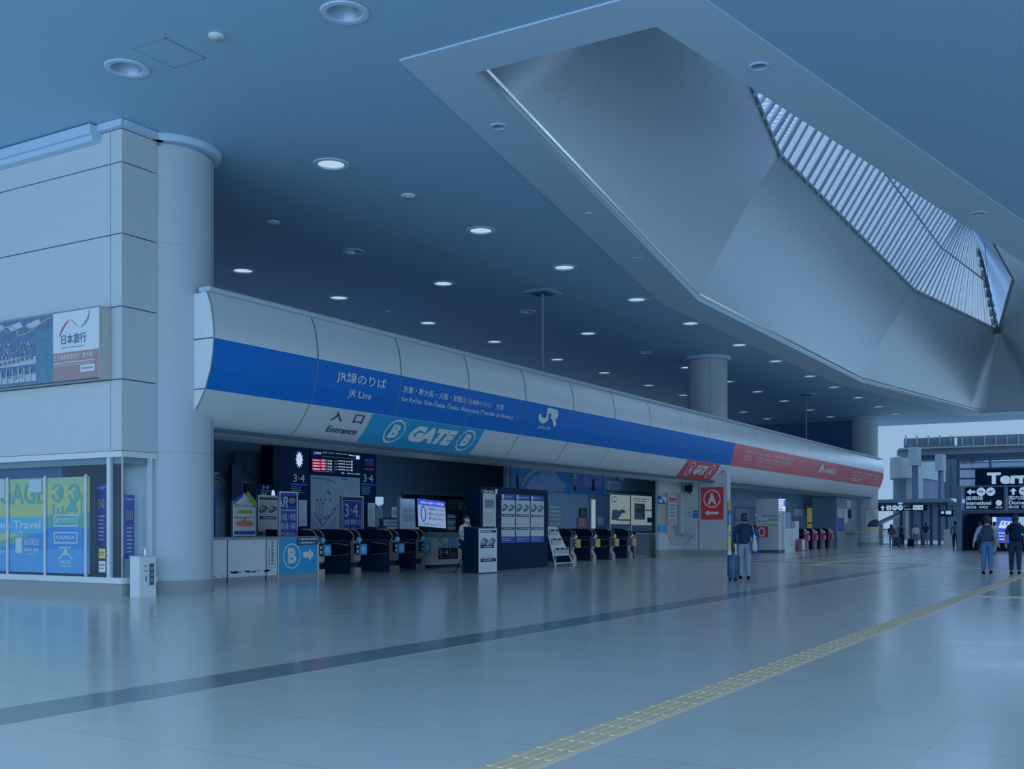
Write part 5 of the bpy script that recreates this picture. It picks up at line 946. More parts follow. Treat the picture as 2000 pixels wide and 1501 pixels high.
# ================================================================ PEOPLE
def skin(verts, edges, radii, levels=2, flat=None):
    me = bpy.data.meshes.new('figure'); me.from_pydata(verts, edges, []); ob = bpy.data.objects.new('figure', me); C.objects.link(ob)
    ob.modifiers.new('skin', 'SKIN').use_smooth_shade = True
    for i, sv in enumerate(me.skin_vertices[0].data):
        r = radii[i]; sv.radius = r if isinstance(r, tuple) else (r, r); sv.use_root = (i == 0)
    s = ob.modifiers.new('smooth', 'SUBSURF'); s.levels = s.render_levels = levels
    dg = bpy.context.evaluated_depsgraph_get(); out = bpy.data.meshes.new_from_object(ob.evaluated_get(dg)); bpy.data.objects.remove(ob); bpy.data.meshes.remove(me)
    for v in out.vertices:
        if flat: v.co.x = flat(v.co)
    return out
def person(name, label, x, y, deg, h, top, legs, shoe=None, sleeve=1, stride=.25, arms=None, hair='short', lean=0, seated=False, mask=False, top_low=.90, hairm=None, bag=None, ph=1):
    """forward is +x, left is +y before turning; arms: {side: (elbow, wrist)}"""
    k = h/1.75; X = Matrix.Translation((x, y, 0)) @ Matrix.Rotation(math.radians(deg), 4, 'Z') @ Matrix.Scale(k, 4)
    t = thing(name, label, 'person', (x, y, 0)); shoe = shoe or M_black; hairm = hairm or M_hair
    arms = arms or {}
    def A(s): return arms.get(s, ((-.03+.10*s*ph, s*.245, 1.15), (.06+.2*s*ph, s*.25, .90)))
    dz = 0
    if seated:
        hip = .93; J = {s: [(0, s*.10, hip), (.30, s*.13, hip-.26), (.22+.06*s, s*.14, .30), (.34+.06*s, s*.14, .245)] for s in (1, -1)}; base = hip+.02; dz = base-.95
    else:
        J = {1: [(0, .09, .92), (stride*.35+.03, .10, .50), (stride*.5*ph, .10, .10), (stride*.5*ph+.15, .115, .045)], -1: [(0, -.09, .92), (.05-stride*.15, -.10, .50), (-stride*.6*ph, -.10, .12), (-stride*.6*ph+.13, -.115, .05)]}
        if ph < 0: J = {1: [(0, .09, .92), (.05-stride*.15, .10, .50), (-stride*.6, .10, .12), (-stride*.6+.13, .115, .05)], -1: [(0, -.09, .92), (stride*.35+.03, -.10, .50), (stride*.5, -.10, .10), (stride*.5+.15, -.115, .045)]}
        base = .95
    L_ = lambda z: lean*(z-.95)
    def up(p): return (p[0]+L_(p[2]), p[1], p[2]+dz)
    spine = [up(p) for p in ((0, 0, .95), (.01, 0, 1.10), (.0, 0, 1.27), (-.01, 0, 1.40), (.0, 0, 1.47), (.015, 0, 1.53), (.03, 0, 1.575), (.02, 0, 1.645), (.012, 0, 1.70))]
    v = list(spine); r = [.11, .10, .11, .085, .055, .052, .075, .088, .07]; e = [(i, i+1) for i in range(8)]
    wr = {}
    for s in (1, -1):
        n = len(v); v += J[s]; r += [.085, .058, .042, .036]; e += [(0, n), (n, n+1), (n+1, n+2), (n+2, n+3)]
        n = len(v); sh = up((-.01, s*.175, 1.405)); el, w_ = [up(p) for p in A(s)]; md = tuple((a+c)/2 for a, c in zip(sh, el)); v += [sh, md, el, w_]; r += [.045, .042, .037, .028]; e += [(3, n), (n, n+1), (n+1, n+2), (n+2, n+3)]; wr[s] = (Vector(el), Vector(w_), sh)
    hz = spine[7][2]; hx = spine[7][0]
    mb = MB(X); mb.mesh(skin(v, e, r, 2, lambda c: hx+(c.x-hx)*1.08 if c.z > hz-.12 else c.x*.86 if abs(c.y) < .19 and c.z > base-.1 else c.x), M_skin)
    for s in (1, -1):   # hands: palm, four fingers, thumb
        el, w_, sh = wr[s]; d = (w_-el).normalized(); side = d.cross(Vector((0, s, 0)));
        side = side.normalized() if side.length > .01 else Vector((1, 0, 0)); pn = side.cross(d).normalized()
        pc = w_+d*.045; mb.tube([w_-d*.01, pc, w_+d*.09], [.024, .033, .03], M_skin, 8, .6)
        for i in range(4):
            o = side*(-.027+.018*i); l = (.062, .074, .07, .055)[i]; b0 = w_+d*.08+o; mb.tube([b0, b0+d*l*.5+pn*.004*-s, b0+d*l*.85+pn*.02*-s, b0+d*l+pn*.034*-s], [.0095, .009, .0085, .006], M_skin, 6)
        b0 = w_+d*.03+side*.028; mb.tube([b0, b0+side*.025+d*.025, b0+side*.03+d*.055], [.011, .0105, .008], M_skin, 6)
    mb.tube([(hx+.09, 0, hz+.03), (hx+.118, 0, hz-.02), (hx+.098, 0, hz-.03)], [.012, .016, .012], M_skin, 6)
    for s in (1, -1): mb.ell((hx-.005, s*.088, hz-.01), (.025, .014, .036), M_skin, 8, 6); mb.ell((hx+.088, s*.033, hz+.022), (.008, .014, .007), M_black, 8, 6); mb.ell((hx+.09, s*.035, hz+.043), (.008, .02, .005), hairm, 8, 6)
    mb.ell((hx+.088, 0, hz-.062), (.01, .026, .007), M_mr, 8, 6)
    mb.build('body', t, 80)
    # clothes
    tv = [up((0, 0, top_low)), *spine[1:4], (spine[4][0], 0, spine[4][2]-.02)]; tr = [.185, .168, .165, .105, .074]; te = [(i, i+1) for i in range(4)]
    for s in (1, -1):
        el, w_, sh = wr[s]; n = len(tv); md = tuple((Vector(sh)+el)/2); tv += [sh, md, tuple(Vector(sh)*.12+el*.88)]; tr += [.064, .064, .056]; te += [(3, n), (n, n+1), (n+1, n+2)]
        if sleeve: tv.append(tuple(el*.1+w_*.9)); tr.append(.044); te.append((n+2, n+3))
    mb = MB(X); mb.mesh(skin(tv, te, tr, 2, lambda c: c.x*.90 if abs(c.y) < .2 else c.x), top)
    c0 = up((-.005, 0, 1.415)); mb.ell(c0, (.088, .195, .072), top, 16, 10); mb.ell(up((0, 0, 1.46)), (.075, .10, .05), top, 14, 8)
    for s in (1, -1): sh = wr[s][2]; mb.ell((sh[0], sh[1]*.98, sh[2]-.03), (.066, .056, .085), top, 14, 10); mb.tube([(sh[0], sh[1]*.8, sh[2]-.03), tuple(Vector(sh)*.55+wr[s][0]*.45)], [.072, .066], top, 12)
    mb.build('shirt', t, 80)
    pv = [(0, 0, base+.0), (0, 0, base+.13)]; pr_ = [.150, .140]; pe = [(0, 1)]
    for s in (1, -1):
        n = len(pv); j = J[s]; pv += [j[0], tuple((Vector(j[0])+Vector(j[1]))/2), j[1], tuple(Vector(j[1])*.45+Vector(j[2])*.55), tuple(Vector(j[1])*.06+Vector(j[2])*.94)]; pr_ += [.112, .094, .078, .070, .064]; pe += [(0, n), (n, n+1), (n+1, n+2), (n+2, n+3), (n+3, n+4)]
    mb = MB(X); mb.mesh(skin(pv, pe, pr_, 2, lambda c: c.x*.9 if c.z > base-.08 else c.x), legs); mb.build('trousers', t, 80)
    for s in (1, -1):
        a, c = J[s][2], J[s][3]; mb = MB(X); z0 = max(0.0, a[2]-.10); cx_ = a[0]+.05
        mb.ell((cx_, a[1]+s*.005, z0+.05), (.14, .05, .05), shoe, 14, 8, lambda p: (p[0], p[1], max(z0, p[2]+(.03 if p[0] < cx_-.03 else 0)))); mb.ell((cx_, a[1]+s*.005, z0+.012), (.142, .052, .012), M_paper, 14, 6); mb.build('shoe', t, 60)
    mb = MB(X)
    def hp(p): return (p[0]-(.035 if p[2] < hz+.03 and p[0] > hx+.02 else 0), p[1], max(p[2], hz-.065) if p[0] > hx-.03 and p[2] < hz+.06 and p[0] < hx+.06 else (max(p[2], hz+.05) if p[0] >= hx+.05 else p[2]))
    mb.ell((hx-.012, 0, hz+.012), (.114, .097, .118), hairm, 16, 12, hp); mb.loft([[(hx-.03+q*.072*math.cos(a), q*.075*math.sin(a), z) for a in (math.pi*.5+math.pi*i/8 for i in range(9))] for q, z in ((1.12, hz-.02), (1.08, hz-.07), (.95, hz-.115))], hairm)
    if hair == 'long': mb.loft([[(hx-.03+.085*math.cos(a)*q, .10*math.sin(a)*q, z) for a in (2*math.pi*i/12 for i in range(12))] for q, z in ((1, hz+.05), (1.08, hz-.08), (1.05, hz-.2), (.8, hz-.30))], hairm)
    mb.build('hair', t, 80)
    if mask:
        mb = MB(X); mb.ell((hx+.045, 0, hz-.045), (.075, .075, .06), M_white, 14, 8); mb.tube([(hx+.05, .07, hz-.02), (hx, .092, hz)], .004, M_white, 5); mb.tube([(hx+.05, -.07, hz-.02), (hx, -.092, hz)], .004, M_white, 5); mb.build('mask', t, 60)
    return t, X
def backpack(label, X, m, z=1.22, s=1):
    mb = MB(X); o = X @ Vector((-.2, 0, z)); t = thing('backpack', label, 'backpack', tuple(o))
    mb.loft([[(-.150-dx, yy, zz) for yy, zz in ((-w, z-.24*q), (w, z-.24*q), (w*1.02, z+.1*q), (w*.6, z+.25*q), (-w*.6, z+.25*q), (-w*1.02, z+.1*q))] for dx, w, q in ((0, .15, 1), (.06, .16, 1.02), (.13, .14, .92), (.16, .10, .7))], m); mb.build('bag', t, 50)
    mb = MB(X)
    for q in (1, -1): mb.tube([(-.14, q*.10, z+.2), (-.06, q*.12, z+.265), (.06, q*.13, z+.20), (.128, q*.135, z+.05), (.08, q*.16, z-.1), (-.1, q*.15, z-.2)], .018, m, 6)
    mb.build('strap', t, 50)
    mb = MB(X); mb.loft([[(-.29-dx, yy*w, z-.16+zz*w) for yy, zz in ((-.11, -.02), (.11, -.02), (.11, .15), (-.11, .15))] for dx, w in ((0, 1), (.025, .95))], m); mb.build('pocket', t); return t
def suitcase(label, x, y, deg, w, d, h, m, handle=1.0):
    X = Matrix.Translation((x, y, 0)) @ Matrix.Rotation(math.radians(deg), 4, 'Z'); t = thing('suitcase', label, 'suitcase', (x, y, 0))
    def rr(hw, hd, z, r=.03): return [(sx*(hw-r)+r*math.cos(a), sy*(hd-r)+r*math.sin(a), z) for sx, sy, a0 in ((1, 1, 0), (-1, 1, 90), (-1, -1, 180), (1, -1, 270)) for a in (math.radians(a0+30*i) for i in range(4))]
    mb = MB(X); mb.loft([rr(w/2-.02, d/2-.02, .06), rr(w/2, d/2, .09), rr(w/2, d/2, h-.03), rr(w/2-.02, d/2-.02, h)], m)
    for i in range(4): yy = -w/2+w*(i+.7)/4.4; mb.box(yy-.008, yy+.008, -d/2-.006, d/2+.006, .1, h-.04, m)
    mb.build('shell', t, 40); mb = MB(X); mb.box(-w/2-.003, w/2+.003, -.008, .008, .08, h-.01, M_grey); mb.build('zip', t)
    for sx in (1, -1):
        for sy in (1, -1): mb = MB(X); mb.lathe(sx*(w/2-.05), sy*(d/2-.05), [(.02, .05), (.02, .06)], M_black, 8); mb.tube([(sx*(w/2-.05)-.02, sy*(d/2-.05), .03), (sx*(w/2-.05)+.02, sy*(d/2-.05), .03)], .03, M_black, 10); mb.build('wheel', t, 40)
    mb = MB(X)
    for sx in (1, -1): mb.tube([(sx*.09, -d/2+.04, h-.02), (sx*.09, -d/2+.04, handle)], .010, M_steel, 6)
    mb.tube([(-.1, -d/2+.04, handle), (.1, -d/2+.04, handle)], .016, M_black, 8); mb.build('handle', t); return t
M_jean, M_denim, M_cream, M_mustard, M_olv, M_lb = [mat(n_, c_, .8, raw=True, var=.12, vs=14) for n_, c_ in (('grey_jeans', (.30, .36, .44)), ('blue_denim', (.08, .24, .48)), ('cream_canvas', (.60, .62, .52)), ('mustard_shirt', (.42, .36, .10)), ('grey_olive', (.22, .27, .32)), ('light_shirt', (.52, .60, .66)))]
M_cloth = mat('navy_cloth', (.012, .04, .085), .85, raw=True, var=.15, vs=14)
# man with tote bag and suitcase
mx, my = floor_at(1454, 1133)
FWD = 20
man, XM = person('person', 'person in navy shirt and grey jeans seen from behind, cream tote on the right shoulder', mx, my, FWD, 1.76, M_cloth, M_jean, stride=.16, sleeve=1, arms={1: ((-.02, .27, 1.16), (.10, .25, .96)), -1: ((.02, -.29, 1.17), (.17, -.28, 1.02))}, ph=-1)
to = XM @ Vector((-.02, -.27, .9)); t = thing('tote_bag', 'cream canvas tote bag hanging from the shoulder of the person in navy', 'bag', tuple(to))
mb = MB(XM); mb.loft([[(-.06+.16*math.cos(a)*q, -.25+.07*math.sin(a)*q-.02*(1.3-z), z) for a in (2*math.pi*i/14 for i in range(14))] for q, z in ((.45, 1.19), (.62, 1.10), (.95, .98), (1.12, .88), (1.05, .80), (.6, .76))], M_cream); mb.build('bag', t, 60)
mb = MB(XM)
for q in (-.05, .05): mb.tube([(-.06+q, -.25, 1.18), (-.02+q*.7, -.215, 1.38), (.0, -.19, 1.475), (.07+q*.3, -.215, 1.34), (.0+q, -.26, 1.18)], .012, M_cream, 6)
mb.build('strap', t, 60)
sx_, sy_ = floor_at(1431, 1133); suitcase('navy suitcase standing beside the person in grey jeans', sx_, sy_, FWD+5, .40, .24, .66, M_poster_blue if 0 else mat('suitcase_navy', (.03, .09, .19), .4, raw=True), .98)
# two near the terminal sign
x, y = floor_at(1928, 1122)
p1, X1 = person('person', 'person in light jacket and blue jeans walking away with a dark backpack', x, y, 5, 1.74, M_lb, M_denim, stride=.10, arms={1: ((-.08, .31, 1.17), (.0, .36, .94)), -1: ((-.02, -.27, 1.16), (.10, -.30, .93))})
backpack('dark backpack on the person in light jacket', X1, mat('backpack_dark', (.03, .06, .10), .7, raw=True))
x, y = floor_at(1983, 1123)
p2, X2 = person('person', 'person in black T-shirt and dark trousers at the right picture edge, walking away', x, y, 5, 1.76, M_cloth, mat('dark_trousers', (.018, .05, .10), .8, raw=True), stride=.30, sleeve=0)
backpack('black backpack on the person in black T-shirt', X2, M_black, 1.25)
x, y = floor_at(1866, 1072); person('person', 'person in grey olive jacket walking beside the white panel near the terminal gate', x, y, 10, 1.80, M_olv, M_cloth, stride=.2)
x, y = floor_at(1914, 1080); person('person', 'person in dark blue clothes half hidden behind the light jacket, in front of the gate', x, y, 30, 1.70, M_poster_blue if 0 else mat('dim_blue_shirt', (.06, .12, .26), .8, raw=True), M_cloth, stride=.3, ph=-1)
x, y = floor_at(1942, 1083); person('person', 'person in pale shorts, mostly hidden behind the light jacket', x, y, -20, 1.66, M_lb, M_brown, stride=.4, sleeve=0)
x, y = floor_at(1741, 1068); p3, X3 = person('person', 'person with long dark hair and a red-blue backpack, leftmost of the far group', x, y, 10, 1.60, M_cloth, mat('pale_leggings', (.25, .32, .42), .8, raw=True), hair='long', stride=.1); backpack('dark backpack with red pocket on the long-haired person', X3, mat('backpack_red', (.22, .08, .14), .7, raw=True))
x, y = floor_at(1761, 1068); p4, X4 = person('person', 'person in mustard shirt and dark dungarees in the far group', x, y, 10, 1.76, M_mustard, M_cloth, stride=.12, sleeve=0, arms={-1: ((.0, -.30, 1.16), (.05, -.42, .95))}); mb = MB(X4)
for q in (1, -1): mb.tube([(-.14, q*.05, 1.30), (-.09, q*.09, 1.43), (.10, q*.09, 1.38), (.14, q*.07, 1.25)], .022, M_cloth, 6)
mb.loft([[(-.145, yy, zz) for yy, zz in ((-.15, 1.0), (.15, 1.0), (.10, 1.32), (-.10, 1.32))], [(-.155, yy, zz) for yy, zz in ((-.15, 1.0), (.15, 1.0), (.10, 1.32), (-.10, 1.32))]], M_cloth); mb.build('dungaree_straps', p4)
x, y = floor_at(1750, 1068); suitcase('big navy suitcase between the two people of the far group', x, y, 90, .52, .32, .72, mat('suitcase_navy', (.03, .09, .19)), .95)
x, y = floor_at(1779, 1068); suitcase('small black suitcase with white handbag top right of the mustard shirt', x, y, 90, .42, .28, .58, M_black, .9)
x, y = floor_at(1779, 1066); person('person', 'person in white shirt behind the small black suitcase under the walkway roof', x+3, y+.2, 10, 1.62, M_white, M_olv, stride=.1)
x, y = floor_at(1799, 1065); person('person', 'person in dark clothes behind the walkway posts, rightmost of the far group', x+2, y, 10, 1.76, M_cloth, M_olv, stride=.1, sleeve=0)
x, y = 27.98, 18.35
rc, XR = person('person', 'person in white shirt and face mask seated on a stool behind the dark lectern', x, y, -100, 1.76, M_white, M_cloth, stride=0, seated=True, mask=True, arms={1: ((.24, .22, 1.16), (.16, .03, 1.46)), -1: ((.10, -.30, 1.14), (.30, -.16, 1.13))}, top_low=.92, lean=.12)
t = thing('stool', 'dark folding stool under the seated person by the lectern', 'stool', (x, y, 0)); mb = MB(); mb.lathe(x, y, [(.15, .75), (.18, .77), (.18, .80), (.15, .82)], M_black, 20); mb.build('seat', t, 40)
for a in (0, 90, 180, 270): mb = MB(); c_, s_ = math.cos(math.radians(a+45)), math.sin(math.radians(a+45)); mb.tube([(x+.1*c_, y+.1*s_, .76), (x-.28*c_, y-.28*s_, 0)], .014, M_black, 6); mb.build('leg', t)
x, y = 31.6, 25.3; person('person', 'person in dark clothes standing by the right timetable sheet behind the gates', PE.px(709, 0)[0], 25.6, 80, 1.72, M_cloth, M_cloth, stride=.05)
# ================================================================ TERMINAL GATE
TX = 68.0; PT_ = PX(TX); T = lambda *a: PT_.box(*a)
t = thing('terminal_gate', 'dark framed glass entrance gate at the right end of the hall', 'gate', (TX, 7, 0))
yl = -PT_.px(1868, 0)[0]; yr = 0.5; zt_ = PT_.px(1930, 889)[1]; M_gf = mat('gate_frame', (.05, .10, .17), .4, .3, raw=True)
mb = MB(); mb.box(TX, TX+.3, yl-.18, yl, 0, zt_, M_gf); mb.box(TX-.01, TX+.3, yr, yl+.01, zt_-.15, zt_+.1, M_gf); zs = PT_.px(1930, 998)[1]; mb.box(TX-.03, TX+.25, yr, yl-.2, zs-.12, zs+.05, M_gf); zm = PT_.px(1930, 948)[1]; mb.box(TX-.015, TX+.2, yr, yl-.01, zm-.12, zm+.02, M_grey)
for p in (1873, 1961): u = -PT_.px(p, 0)[0]; mb.box(TX-.045, TX+.2, u-.15, u+.12, 0 if p == 1873 else zs, zm, mat('gate_post', (.16, .24, .33), .4, raw=True))
for p in (898, 915, 934): z = PT_.px(1890, p)[1]; mb.box(TX+.01, TX+.1, yr, yl-.02, z-.05, z+.05, M_gf)
u = -PT_.px(1934, 0)[0]; mb.box(TX+.02, TX+.12, u-.06, u+.06, zm, zt_-.1, M_gf); mb.box(TX+3, TX+3.2, yr, yl-.3, 0, zs, M_black); mb.box(TX+.25, TX+3, yl-.3, yl-.2, 0, zs, M_black); mb.build('frame', t)
mb = MB(); mb.rect(PT_, -yl, -yr, zm, zt_, glassmat('gate_glass', (.55, .68, .80), .06), -.08); mb.build('glazing', t)
mb = MB(); mb.tube([(TX+.5, -PT_.px(1899, 0)[0], zm), (TX+.5, -PT_.px(1899, 0)[0], zt_)], .16, M_sky, 14); mb.build('blue_pipe', t)
t = thing('terminal_sign', 'black sign board with huge white Terminal lettering over the gate', 'sign', (TX-.1, 6, zm)); bb = T(1905, 914, 2085, 948); Pz = PX(TX-.12); mb = MB(); mb.rect(Pz, bb[0], -yr, zm+.02, PT_.px(1950, 915)[1], M_black, 0, .08); mb.build('board', t)
mb = MB(); a = PT_.px(1928, 0)[0]; mb.text(Pz, 'Terminal 1', a, PT_.px(2108, 0)[0], PT_.px(1960, 945)[1], PT_.px(1960, 922)[1], E_panel, .006, .05); mb.build('lettering', t)
Ps = PX(TX-.16)
for i, (x0, lab, en, jp, kr) in enumerate(((1885, 'black overhead sign for international departures with left arrow', 'International', '国際線', '国际线  국제선'), (1968, 'black overhead sign for domestic flights with up arrow', 'Domestic', '国内線', '国内线  국내선'))):
    u0 = Ps.px(x0, 0)[0]; u1 = Ps.px(x0+75, 0)[0]; z0, z1 = Ps.px(1920, 995)[1], Ps.px(1920, 951)[1]; h = z1-z0; w = u1-u0; t = thing('overhead_sign', lab, 'sign', Ps(u0, z0))
    mb = MB(); mb.rect(Ps, u0, u1, z0, z1, M_black, 0, .1); mb.build('board', t); mb = MB(); z = z1-h*.2; q = h*.15
    if i == 0: mb.shape(Ps, [(u0+w*.04, z), (u0+w*.04+q*1.2, z+q), (u0+w*.04+q*1.2, z+q*.35), (u0+w*.27, z+q*.35), (u0+w*.27, z-q*.35), (u0+w*.04+q*1.2, z-q*.35), (u0+w*.04+q*1.2, z-q)], E_panel)
    else: c_ = u0+w*.15; mb.shape(Ps, [(c_, z+q), (c_+q, z), (c_+q*.35, z), (c_+q*.35, z-q), (c_-q*.35, z-q), (c_-q*.35, z), (c_-q, z)], E_panel)
    for k, cx in enumerate((.42, .67)): mb.disc(Ps, u0+w*cx, z, q*1.25, q*1.25, E_panel, .006); mb.stroke(Ps, [(u0+w*cx-q*.7, z-(.2 if k else -.2)*q), (u0+w*cx+q*.7, z+(.3 if k else -.1)*q)], q*.25, M_black, .010); mb.shape(Ps, [(u0+w*cx-q*.2, z+q*.5), (u0+w*cx+q*.2, z), (u0+w*cx-q*.1, z-q*.4), (u0+w*cx, z)], M_black, .011)
    mb.text(Ps, jp, u0+w*.03, u0+w*.47, z1-h*.57, z1-h*.39, E_panel, .006, .03); mb.text(Ps, en, u0+w*.03, u0+w*.68, z1-h*.78, z1-h*.61, E_panel, .006, .025); mb.text(Ps, kr, u0+w*.03, u0+w*.6, z0+h*.05, z0+h*.18, E_panel, .006, .01)
    if i == 0: mb.disc(Ps, u0+w*.88, z1-h*.70, h*.13, h*.13, E_panel, .006, 16); mb.text(Ps, 'North', u0+w*.80, u0+w*.97, z0+h*.06, z0+h*.14, E_panel, .006, .02)
    mb.build('lettering', t)
Pd = PX(TX+.6); t = thing('screen', 'bright blue and white information screen inside the terminal gate', 'screen', (TX+.6, 6, 1)); bb = Pd.box(1938, 1009, 1978, 1060)
mb = MB(); mb.rect(Pd, bb[0]-.1, bb[1]+1.6, bb[2]-.1, bb[3]+.1, M_black, 0, .1); mb.rect(Pd, bb[0]-.1, bb[1]+1.6, 0, bb[2], M_black, .1, .2); mb.build('case', t); w, h = bb[1]-bb[0], bb[3]-bb[2]
mb = MB(); mb.rect(Pd, *bb, E_blue, .006); mb.rect(Pd, bb[0], bb[0]+w*.2, bb[2]+h*.5, bb[3], E_white, .010); mb.shape(Pd, [(bb[0]+w*.28, bb[2]+h*.58), (bb[0]+w*.45, bb[2]+h*.86), (bb[0]+w*.98, bb[2]+h*.82), (bb[0]+w*.85, bb[2]+h*.55)], E_white, .010)
for q in (.5, .68): mb.stroke(Pd, [(bb[0]+w*q, bb[2]+h*.68), (bb[0]+w*(q+.05), bb[2]+h*.8)], .06, E_blue, .014)
mb.lines(Pd, bb[0]+w*.25, bb[1]-w*.1, bb[2]+h*.08, bb[2]+h*.45, 3, E_white, .010, .4, 4); mb.rect(Pd, bb[1]+.3, bb[1]+1.5, bb[2]+h*.3, bb[3], E_panel, .006); mb.build('display', t)
bx, by = floor_at(1855, 1069); mb = MB(); mb.loft([[(bx-.05, by+.42, 0), (bx-.05, by-.42, 0), (bx-.02, by-.30, 1.25), (bx-.02, by+.36, 1.25)], [(bx+.05, by+.42, 0), (bx+.05, by-.42, 0), (bx+.02, by-.30, 1.25), (bx+.02, by+.36, 1.25)]], M_white); tag(mb.build('white_panel'), 'blank white standing panel left of the terminal gate', 'panel')
# ================================================================ OUTSIDE
WX = 88.0; PWX = PX(WX); t = thing('covered_walkway', 'long flat walkway roof on dark posts outside the far end', 'walkway', (WX, 14, 0)); M_roof = mat('walkway_roof', (.34, .42, .50), .4, .3, raw=True); M_post = mat('walkway_post', (.06, .12, .20), .5, raw=True)
u0, u1 = PWX.px(1700, 0)[0], PWX.px(1866, 0)[0]; zr = PWX.px(1790, 972)[1]; zb_ = PWX.px(1790, 983)[1]
mb = MB(); mb.loft([[(WX-.0, -u0, zr-.1), (WX, -u1+.4, zr-.05), (WX, -u1, zr-.35), (WX, -u0, zr-.35)], [(WX+8, -u0, zr), (WX+8, -u1+.4, zr+.05), (WX+8, -u1, zr-.3), (WX+8, -u0, zr-.3)]], M_roof); mb.box(WX+.3, WX+7.5, -u1+.6, -u0, zb_-.1, zr-.3, M_post); mb.build('roof', t)
for p in (1755, 1776, 1796, 1814, 1830, 1845): u = PWX.px(p, 0)[0]; mb = MB(); mb.box(WX+1.0, WX+1.3, -u-.10, -u+.10, 0, zb_, M_post); mb.build('post', t)
mb = MB(); mb.box(WX+7, WX+7.1, -u1+.5, -u0-1.6, .3, zb_, mat('walkway_glass', (.30, .42, .55), .2, raw=True)); mb.build('rear_glazing', t)
Pv = PX(WX+.5); u0, u1, z0, z1 = Pv.box(1714, 985, 1810, 997); t = thing('hanging_sign', 'long black hanging sign with white arrow and pictogram circles under the walkway roof', 'sign', Pv(u0, z0)); mb = MB(); mb.rect(Pv, u0, u1, z0, z1, M_black, 0, .15); mb.build('board', t); mb = MB()
for u in (u0+.4, u1-.4): mb.tube([Pv(u, z1, -.08), (WX+.58, -u, zb_-.09)], .03, M_post, 6)
mb.build('hanger', t)
mb = MB(); h = z1-z0; q = h*.4; zc = (z0+z1)/2; c_ = Pv.px(1724, 0)[0]; mb.shape(Pv, [(c_, zc+q), (c_+q*1.1, zc), (c_+q*.4, zc), (c_+q*.4, zc-q), (c_-q*.4, zc-q), (c_-q*.4, zc), (c_-q*1.1, zc)], E_panel)
for p, k in ((1736, 0), (1747.5, 1), (1758.5, 1), (1788, 0), (1798, 0)):
    u = Pv.px(p, 0)[0]
    if k: mb.disc(Pv, u, zc, q*1.1, q*1.1, E_panel, .006, 20); mb.stroke(Pv, [(u-q*.6, zc), (u+q*.6, zc+q*.2)], q*.22, M_black, .01)
    else: mb.rect(Pv, u-q*.95, u+q*.95, zc-q*.95, zc+q*.95, E_panel, .006); mb.rect(Pv, u-q*.4, u+q*.4, zc-q*.3, zc+q*.1, M_grey, .01)
a, c = Pv.px(1765, 0)[0], Pv.px(1777, 0)[0]; mb.text(Pv, '第1ターミナル', a, c, zc+.05, z1-.06, E_panel, .006); mb.text(Pv, 'Terminal 1', a, c+.2, z0+.06, zc-.03, E_panel, .006); mb.build('lettering', t)
u = Pv.px(1760, 979)[0]; v = z1+.19; mb = MB(); mb.box(WX+.1, WX+.28, -u-.15, -u+.15, v-.16, v+.16, mat('exit_sign_lit', (150, 195, 205), .5, emit=.9)); tag(mb.build('lit_sign'), 'small lit square sign on top of the long black hanging sign', 'sign')
u0, u1, z0, z1 = Pv.box(1836, 996, 1866, 1008); t = thing('hanging_sign', 'small dark hanging sign with white blocks at the right end of the walkway', 'sign', Pv(u0, z0)); mb = MB(); mb.rect(Pv, u0, u1, z0, z1, M_black, 0, .12); mb.build('board', t); mb = MB()
for u in (u0+.2, u1-.2): mb.tube([Pv(u, z1, -.06), (WX+.58, -u, zb_-.09)], .03, M_post, 6)
mb.build('hanger', t); mb = MB(); mb.rect(Pv, *Pv.box(1838, 998, 1844, 1003), E_panel, .006); mb.rect(Pv, *Pv.box(1847, 997, 1858, 1004), E_panel, .006); mb.rect(Pv, *Pv.box(1862, 997, 1866, 1007), M_sky, .006); mb.build('lettering', t)
# railing and escalator
t = thing('railing', 'grey outdoor railing right of the far column', 'railing', (86, 16.4, 0)); PR = PX(86.0); mb = MB(); a, c = -PR.px(1708, 0)[0], -PR.px(1738, 0)[0]; zt_ = PR.px(1722, 1033)[1]
mb.box(86, 86.08, c, a, zt_-.08, zt_+.04, M_steel); mb.box(86, 86.06, c, a, .05, .15, M_steel)
n = 8
for i in range(n+1): y = c+(a-c)*i/n; mb.box(86, 86.05, y-.02, y+.02, 0, zt_, M_grey)
mb.build('bars', t); mb = MB(); mb.box(86.02, 86.04, c, a, .2, zt_-.15, G_clear); mb.build('glass', t)
t = thing('escalator', 'sloping escalator balustrade rising outside the far column', 'escalator', (94, 18, 0)); PZ_ = PX(94.0); f = lambda q, d=0: [PZ_(*PZ_.px(*p), d) for p in q]
mb = MB(); aa = f([(1700, 1024), (1718, 1016), (1758, 998), (1758, 1004), (1718, 1023), (1700, 1032)]); cc = f([(1700, 1024), (1718, 1016), (1758, 998), (1758, 1004), (1718, 1023), (1700, 1032)], -1.2); mb.prism(aa, cc, M_grey); mb.build('balustrade', t); mb = MB(); mb.box(94.2, 94.5, aa[1][1]-.2, aa[1][1]+.1, 0, aa[4][2], M_grey); mb.build('support', t)
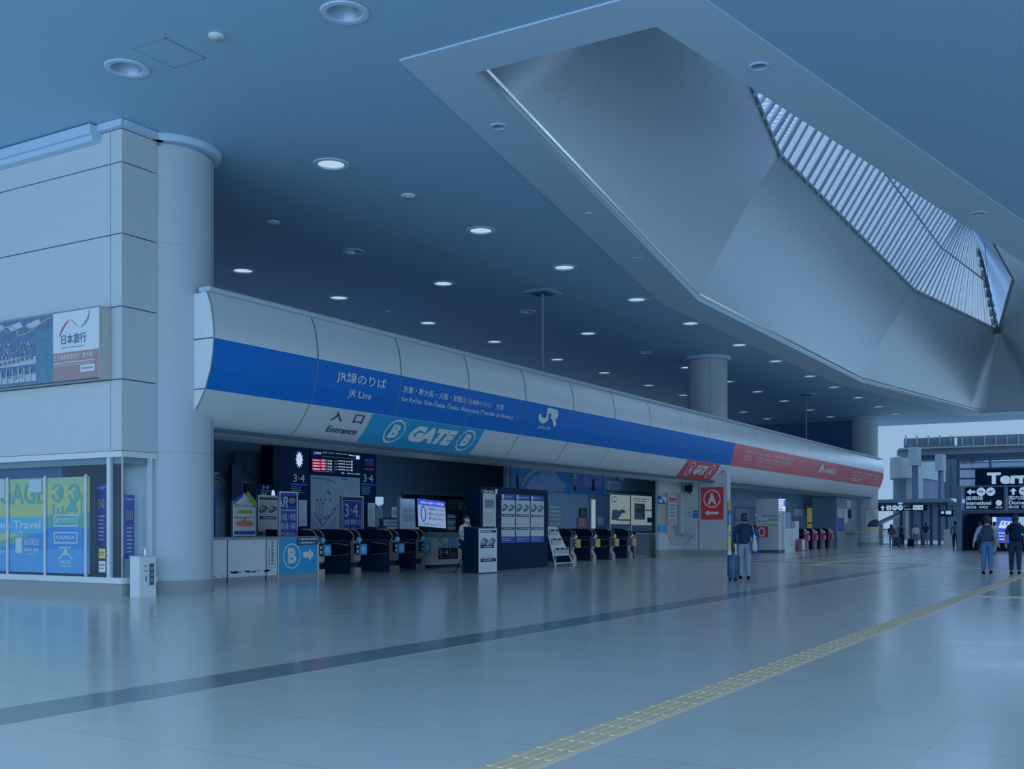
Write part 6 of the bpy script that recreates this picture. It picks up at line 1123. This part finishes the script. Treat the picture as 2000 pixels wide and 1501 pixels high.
# elevated road and buildings
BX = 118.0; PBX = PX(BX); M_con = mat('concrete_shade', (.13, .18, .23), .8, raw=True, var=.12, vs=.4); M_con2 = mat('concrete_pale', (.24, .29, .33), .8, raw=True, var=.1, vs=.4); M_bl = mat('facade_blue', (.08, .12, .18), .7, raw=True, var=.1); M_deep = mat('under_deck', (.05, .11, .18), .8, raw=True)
def slab(mb, a, m, x0, x1, pl=PBX):
    u0, u1, v0, v1 = pl.box(*a); mb.box(x0, x1, -u1, -u0, v0, v1, m)
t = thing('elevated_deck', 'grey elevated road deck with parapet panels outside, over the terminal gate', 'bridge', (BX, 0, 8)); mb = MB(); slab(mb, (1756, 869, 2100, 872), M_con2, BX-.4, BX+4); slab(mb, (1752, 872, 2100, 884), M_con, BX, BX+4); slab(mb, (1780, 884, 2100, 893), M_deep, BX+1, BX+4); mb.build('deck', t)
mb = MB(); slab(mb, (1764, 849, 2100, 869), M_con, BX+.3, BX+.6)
for p in range(1768, 2010, 22): slab(mb, (p, 850, p+2, 869), M_con2, BX-.1, BX+.3)
mb.build('parapet', t); mb = MB(); slab(mb, (1866, 855, 1870, 870), M_white, BX-.6, BX-.2); mb.build('light_bracket', t)
for a, m, d in (((1785, 876, 1803, 911), M_con2, 4), ((1836, 890, 1851, 921), M_con2, 5)):
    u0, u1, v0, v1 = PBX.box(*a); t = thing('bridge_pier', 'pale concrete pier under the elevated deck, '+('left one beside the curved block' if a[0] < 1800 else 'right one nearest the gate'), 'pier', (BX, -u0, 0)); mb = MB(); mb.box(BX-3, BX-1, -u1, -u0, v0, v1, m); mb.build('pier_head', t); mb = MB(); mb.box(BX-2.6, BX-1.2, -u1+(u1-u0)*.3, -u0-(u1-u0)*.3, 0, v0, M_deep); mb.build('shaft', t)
t = thing('curved_building', 'grey curved building with a concrete upper band outside beyond the far column', 'building', (130, 18, 0)); PBC = PX(128.0); u0, u1, z0, z1 = PBC.box(1736, 895, 1812, 935); yc = -(u0+u1)/2; rad = (u1-u0)/2*1.08
mb = MB(); mb.loft([[(132-8*math.cos(a)*1.0, yc+rad*math.sin(a), z) for a in (-1.25+2.5*i/16 for i in range(17))]+[(140, yc+rad*.95, z), (140, yc-rad*.95, z)][::1] for z in (z0, z1)], M_con2); mb.build('upper_band', t, 30)
mb = MB(); mb.loft([[(133-7.5*math.cos(a), yc+rad*.96*math.sin(a), z) for a in (-1.25+2.5*i/16 for i in range(17))]+[(140, yc+rad*.9, z), (140, yc-rad*.9, z)] for z in (0, z0)], M_bl); mb.build('lower_storey', t, 30)
u, v = PBC.px(1787, 950); mb = MB(); mb.lathe(126.5, -u, [(1.1, 0), (1.1, z0)], M_con2, 24); mb.build('round_column', t, 40)
t = thing('dark_building', 'dark blue building side behind the walkway, left of the gate', 'building', (134, 10, 0)); PBD = PX(142.0); mb = MB(); u0, u1, z0, z1 = PBD.box(1814, 893, 1905, 1060); mb.box(142, 150, -u1, -u0, 0, z1, M_bl); mb.build('facade', t)
mb = MB()
for i in range(5): y = -u0-(u1-u0)*(i+.5)/5; mb.box(141.9, 142, y-.25, y+.05, 0, z1, M_deep)
mb.build('fins', t)
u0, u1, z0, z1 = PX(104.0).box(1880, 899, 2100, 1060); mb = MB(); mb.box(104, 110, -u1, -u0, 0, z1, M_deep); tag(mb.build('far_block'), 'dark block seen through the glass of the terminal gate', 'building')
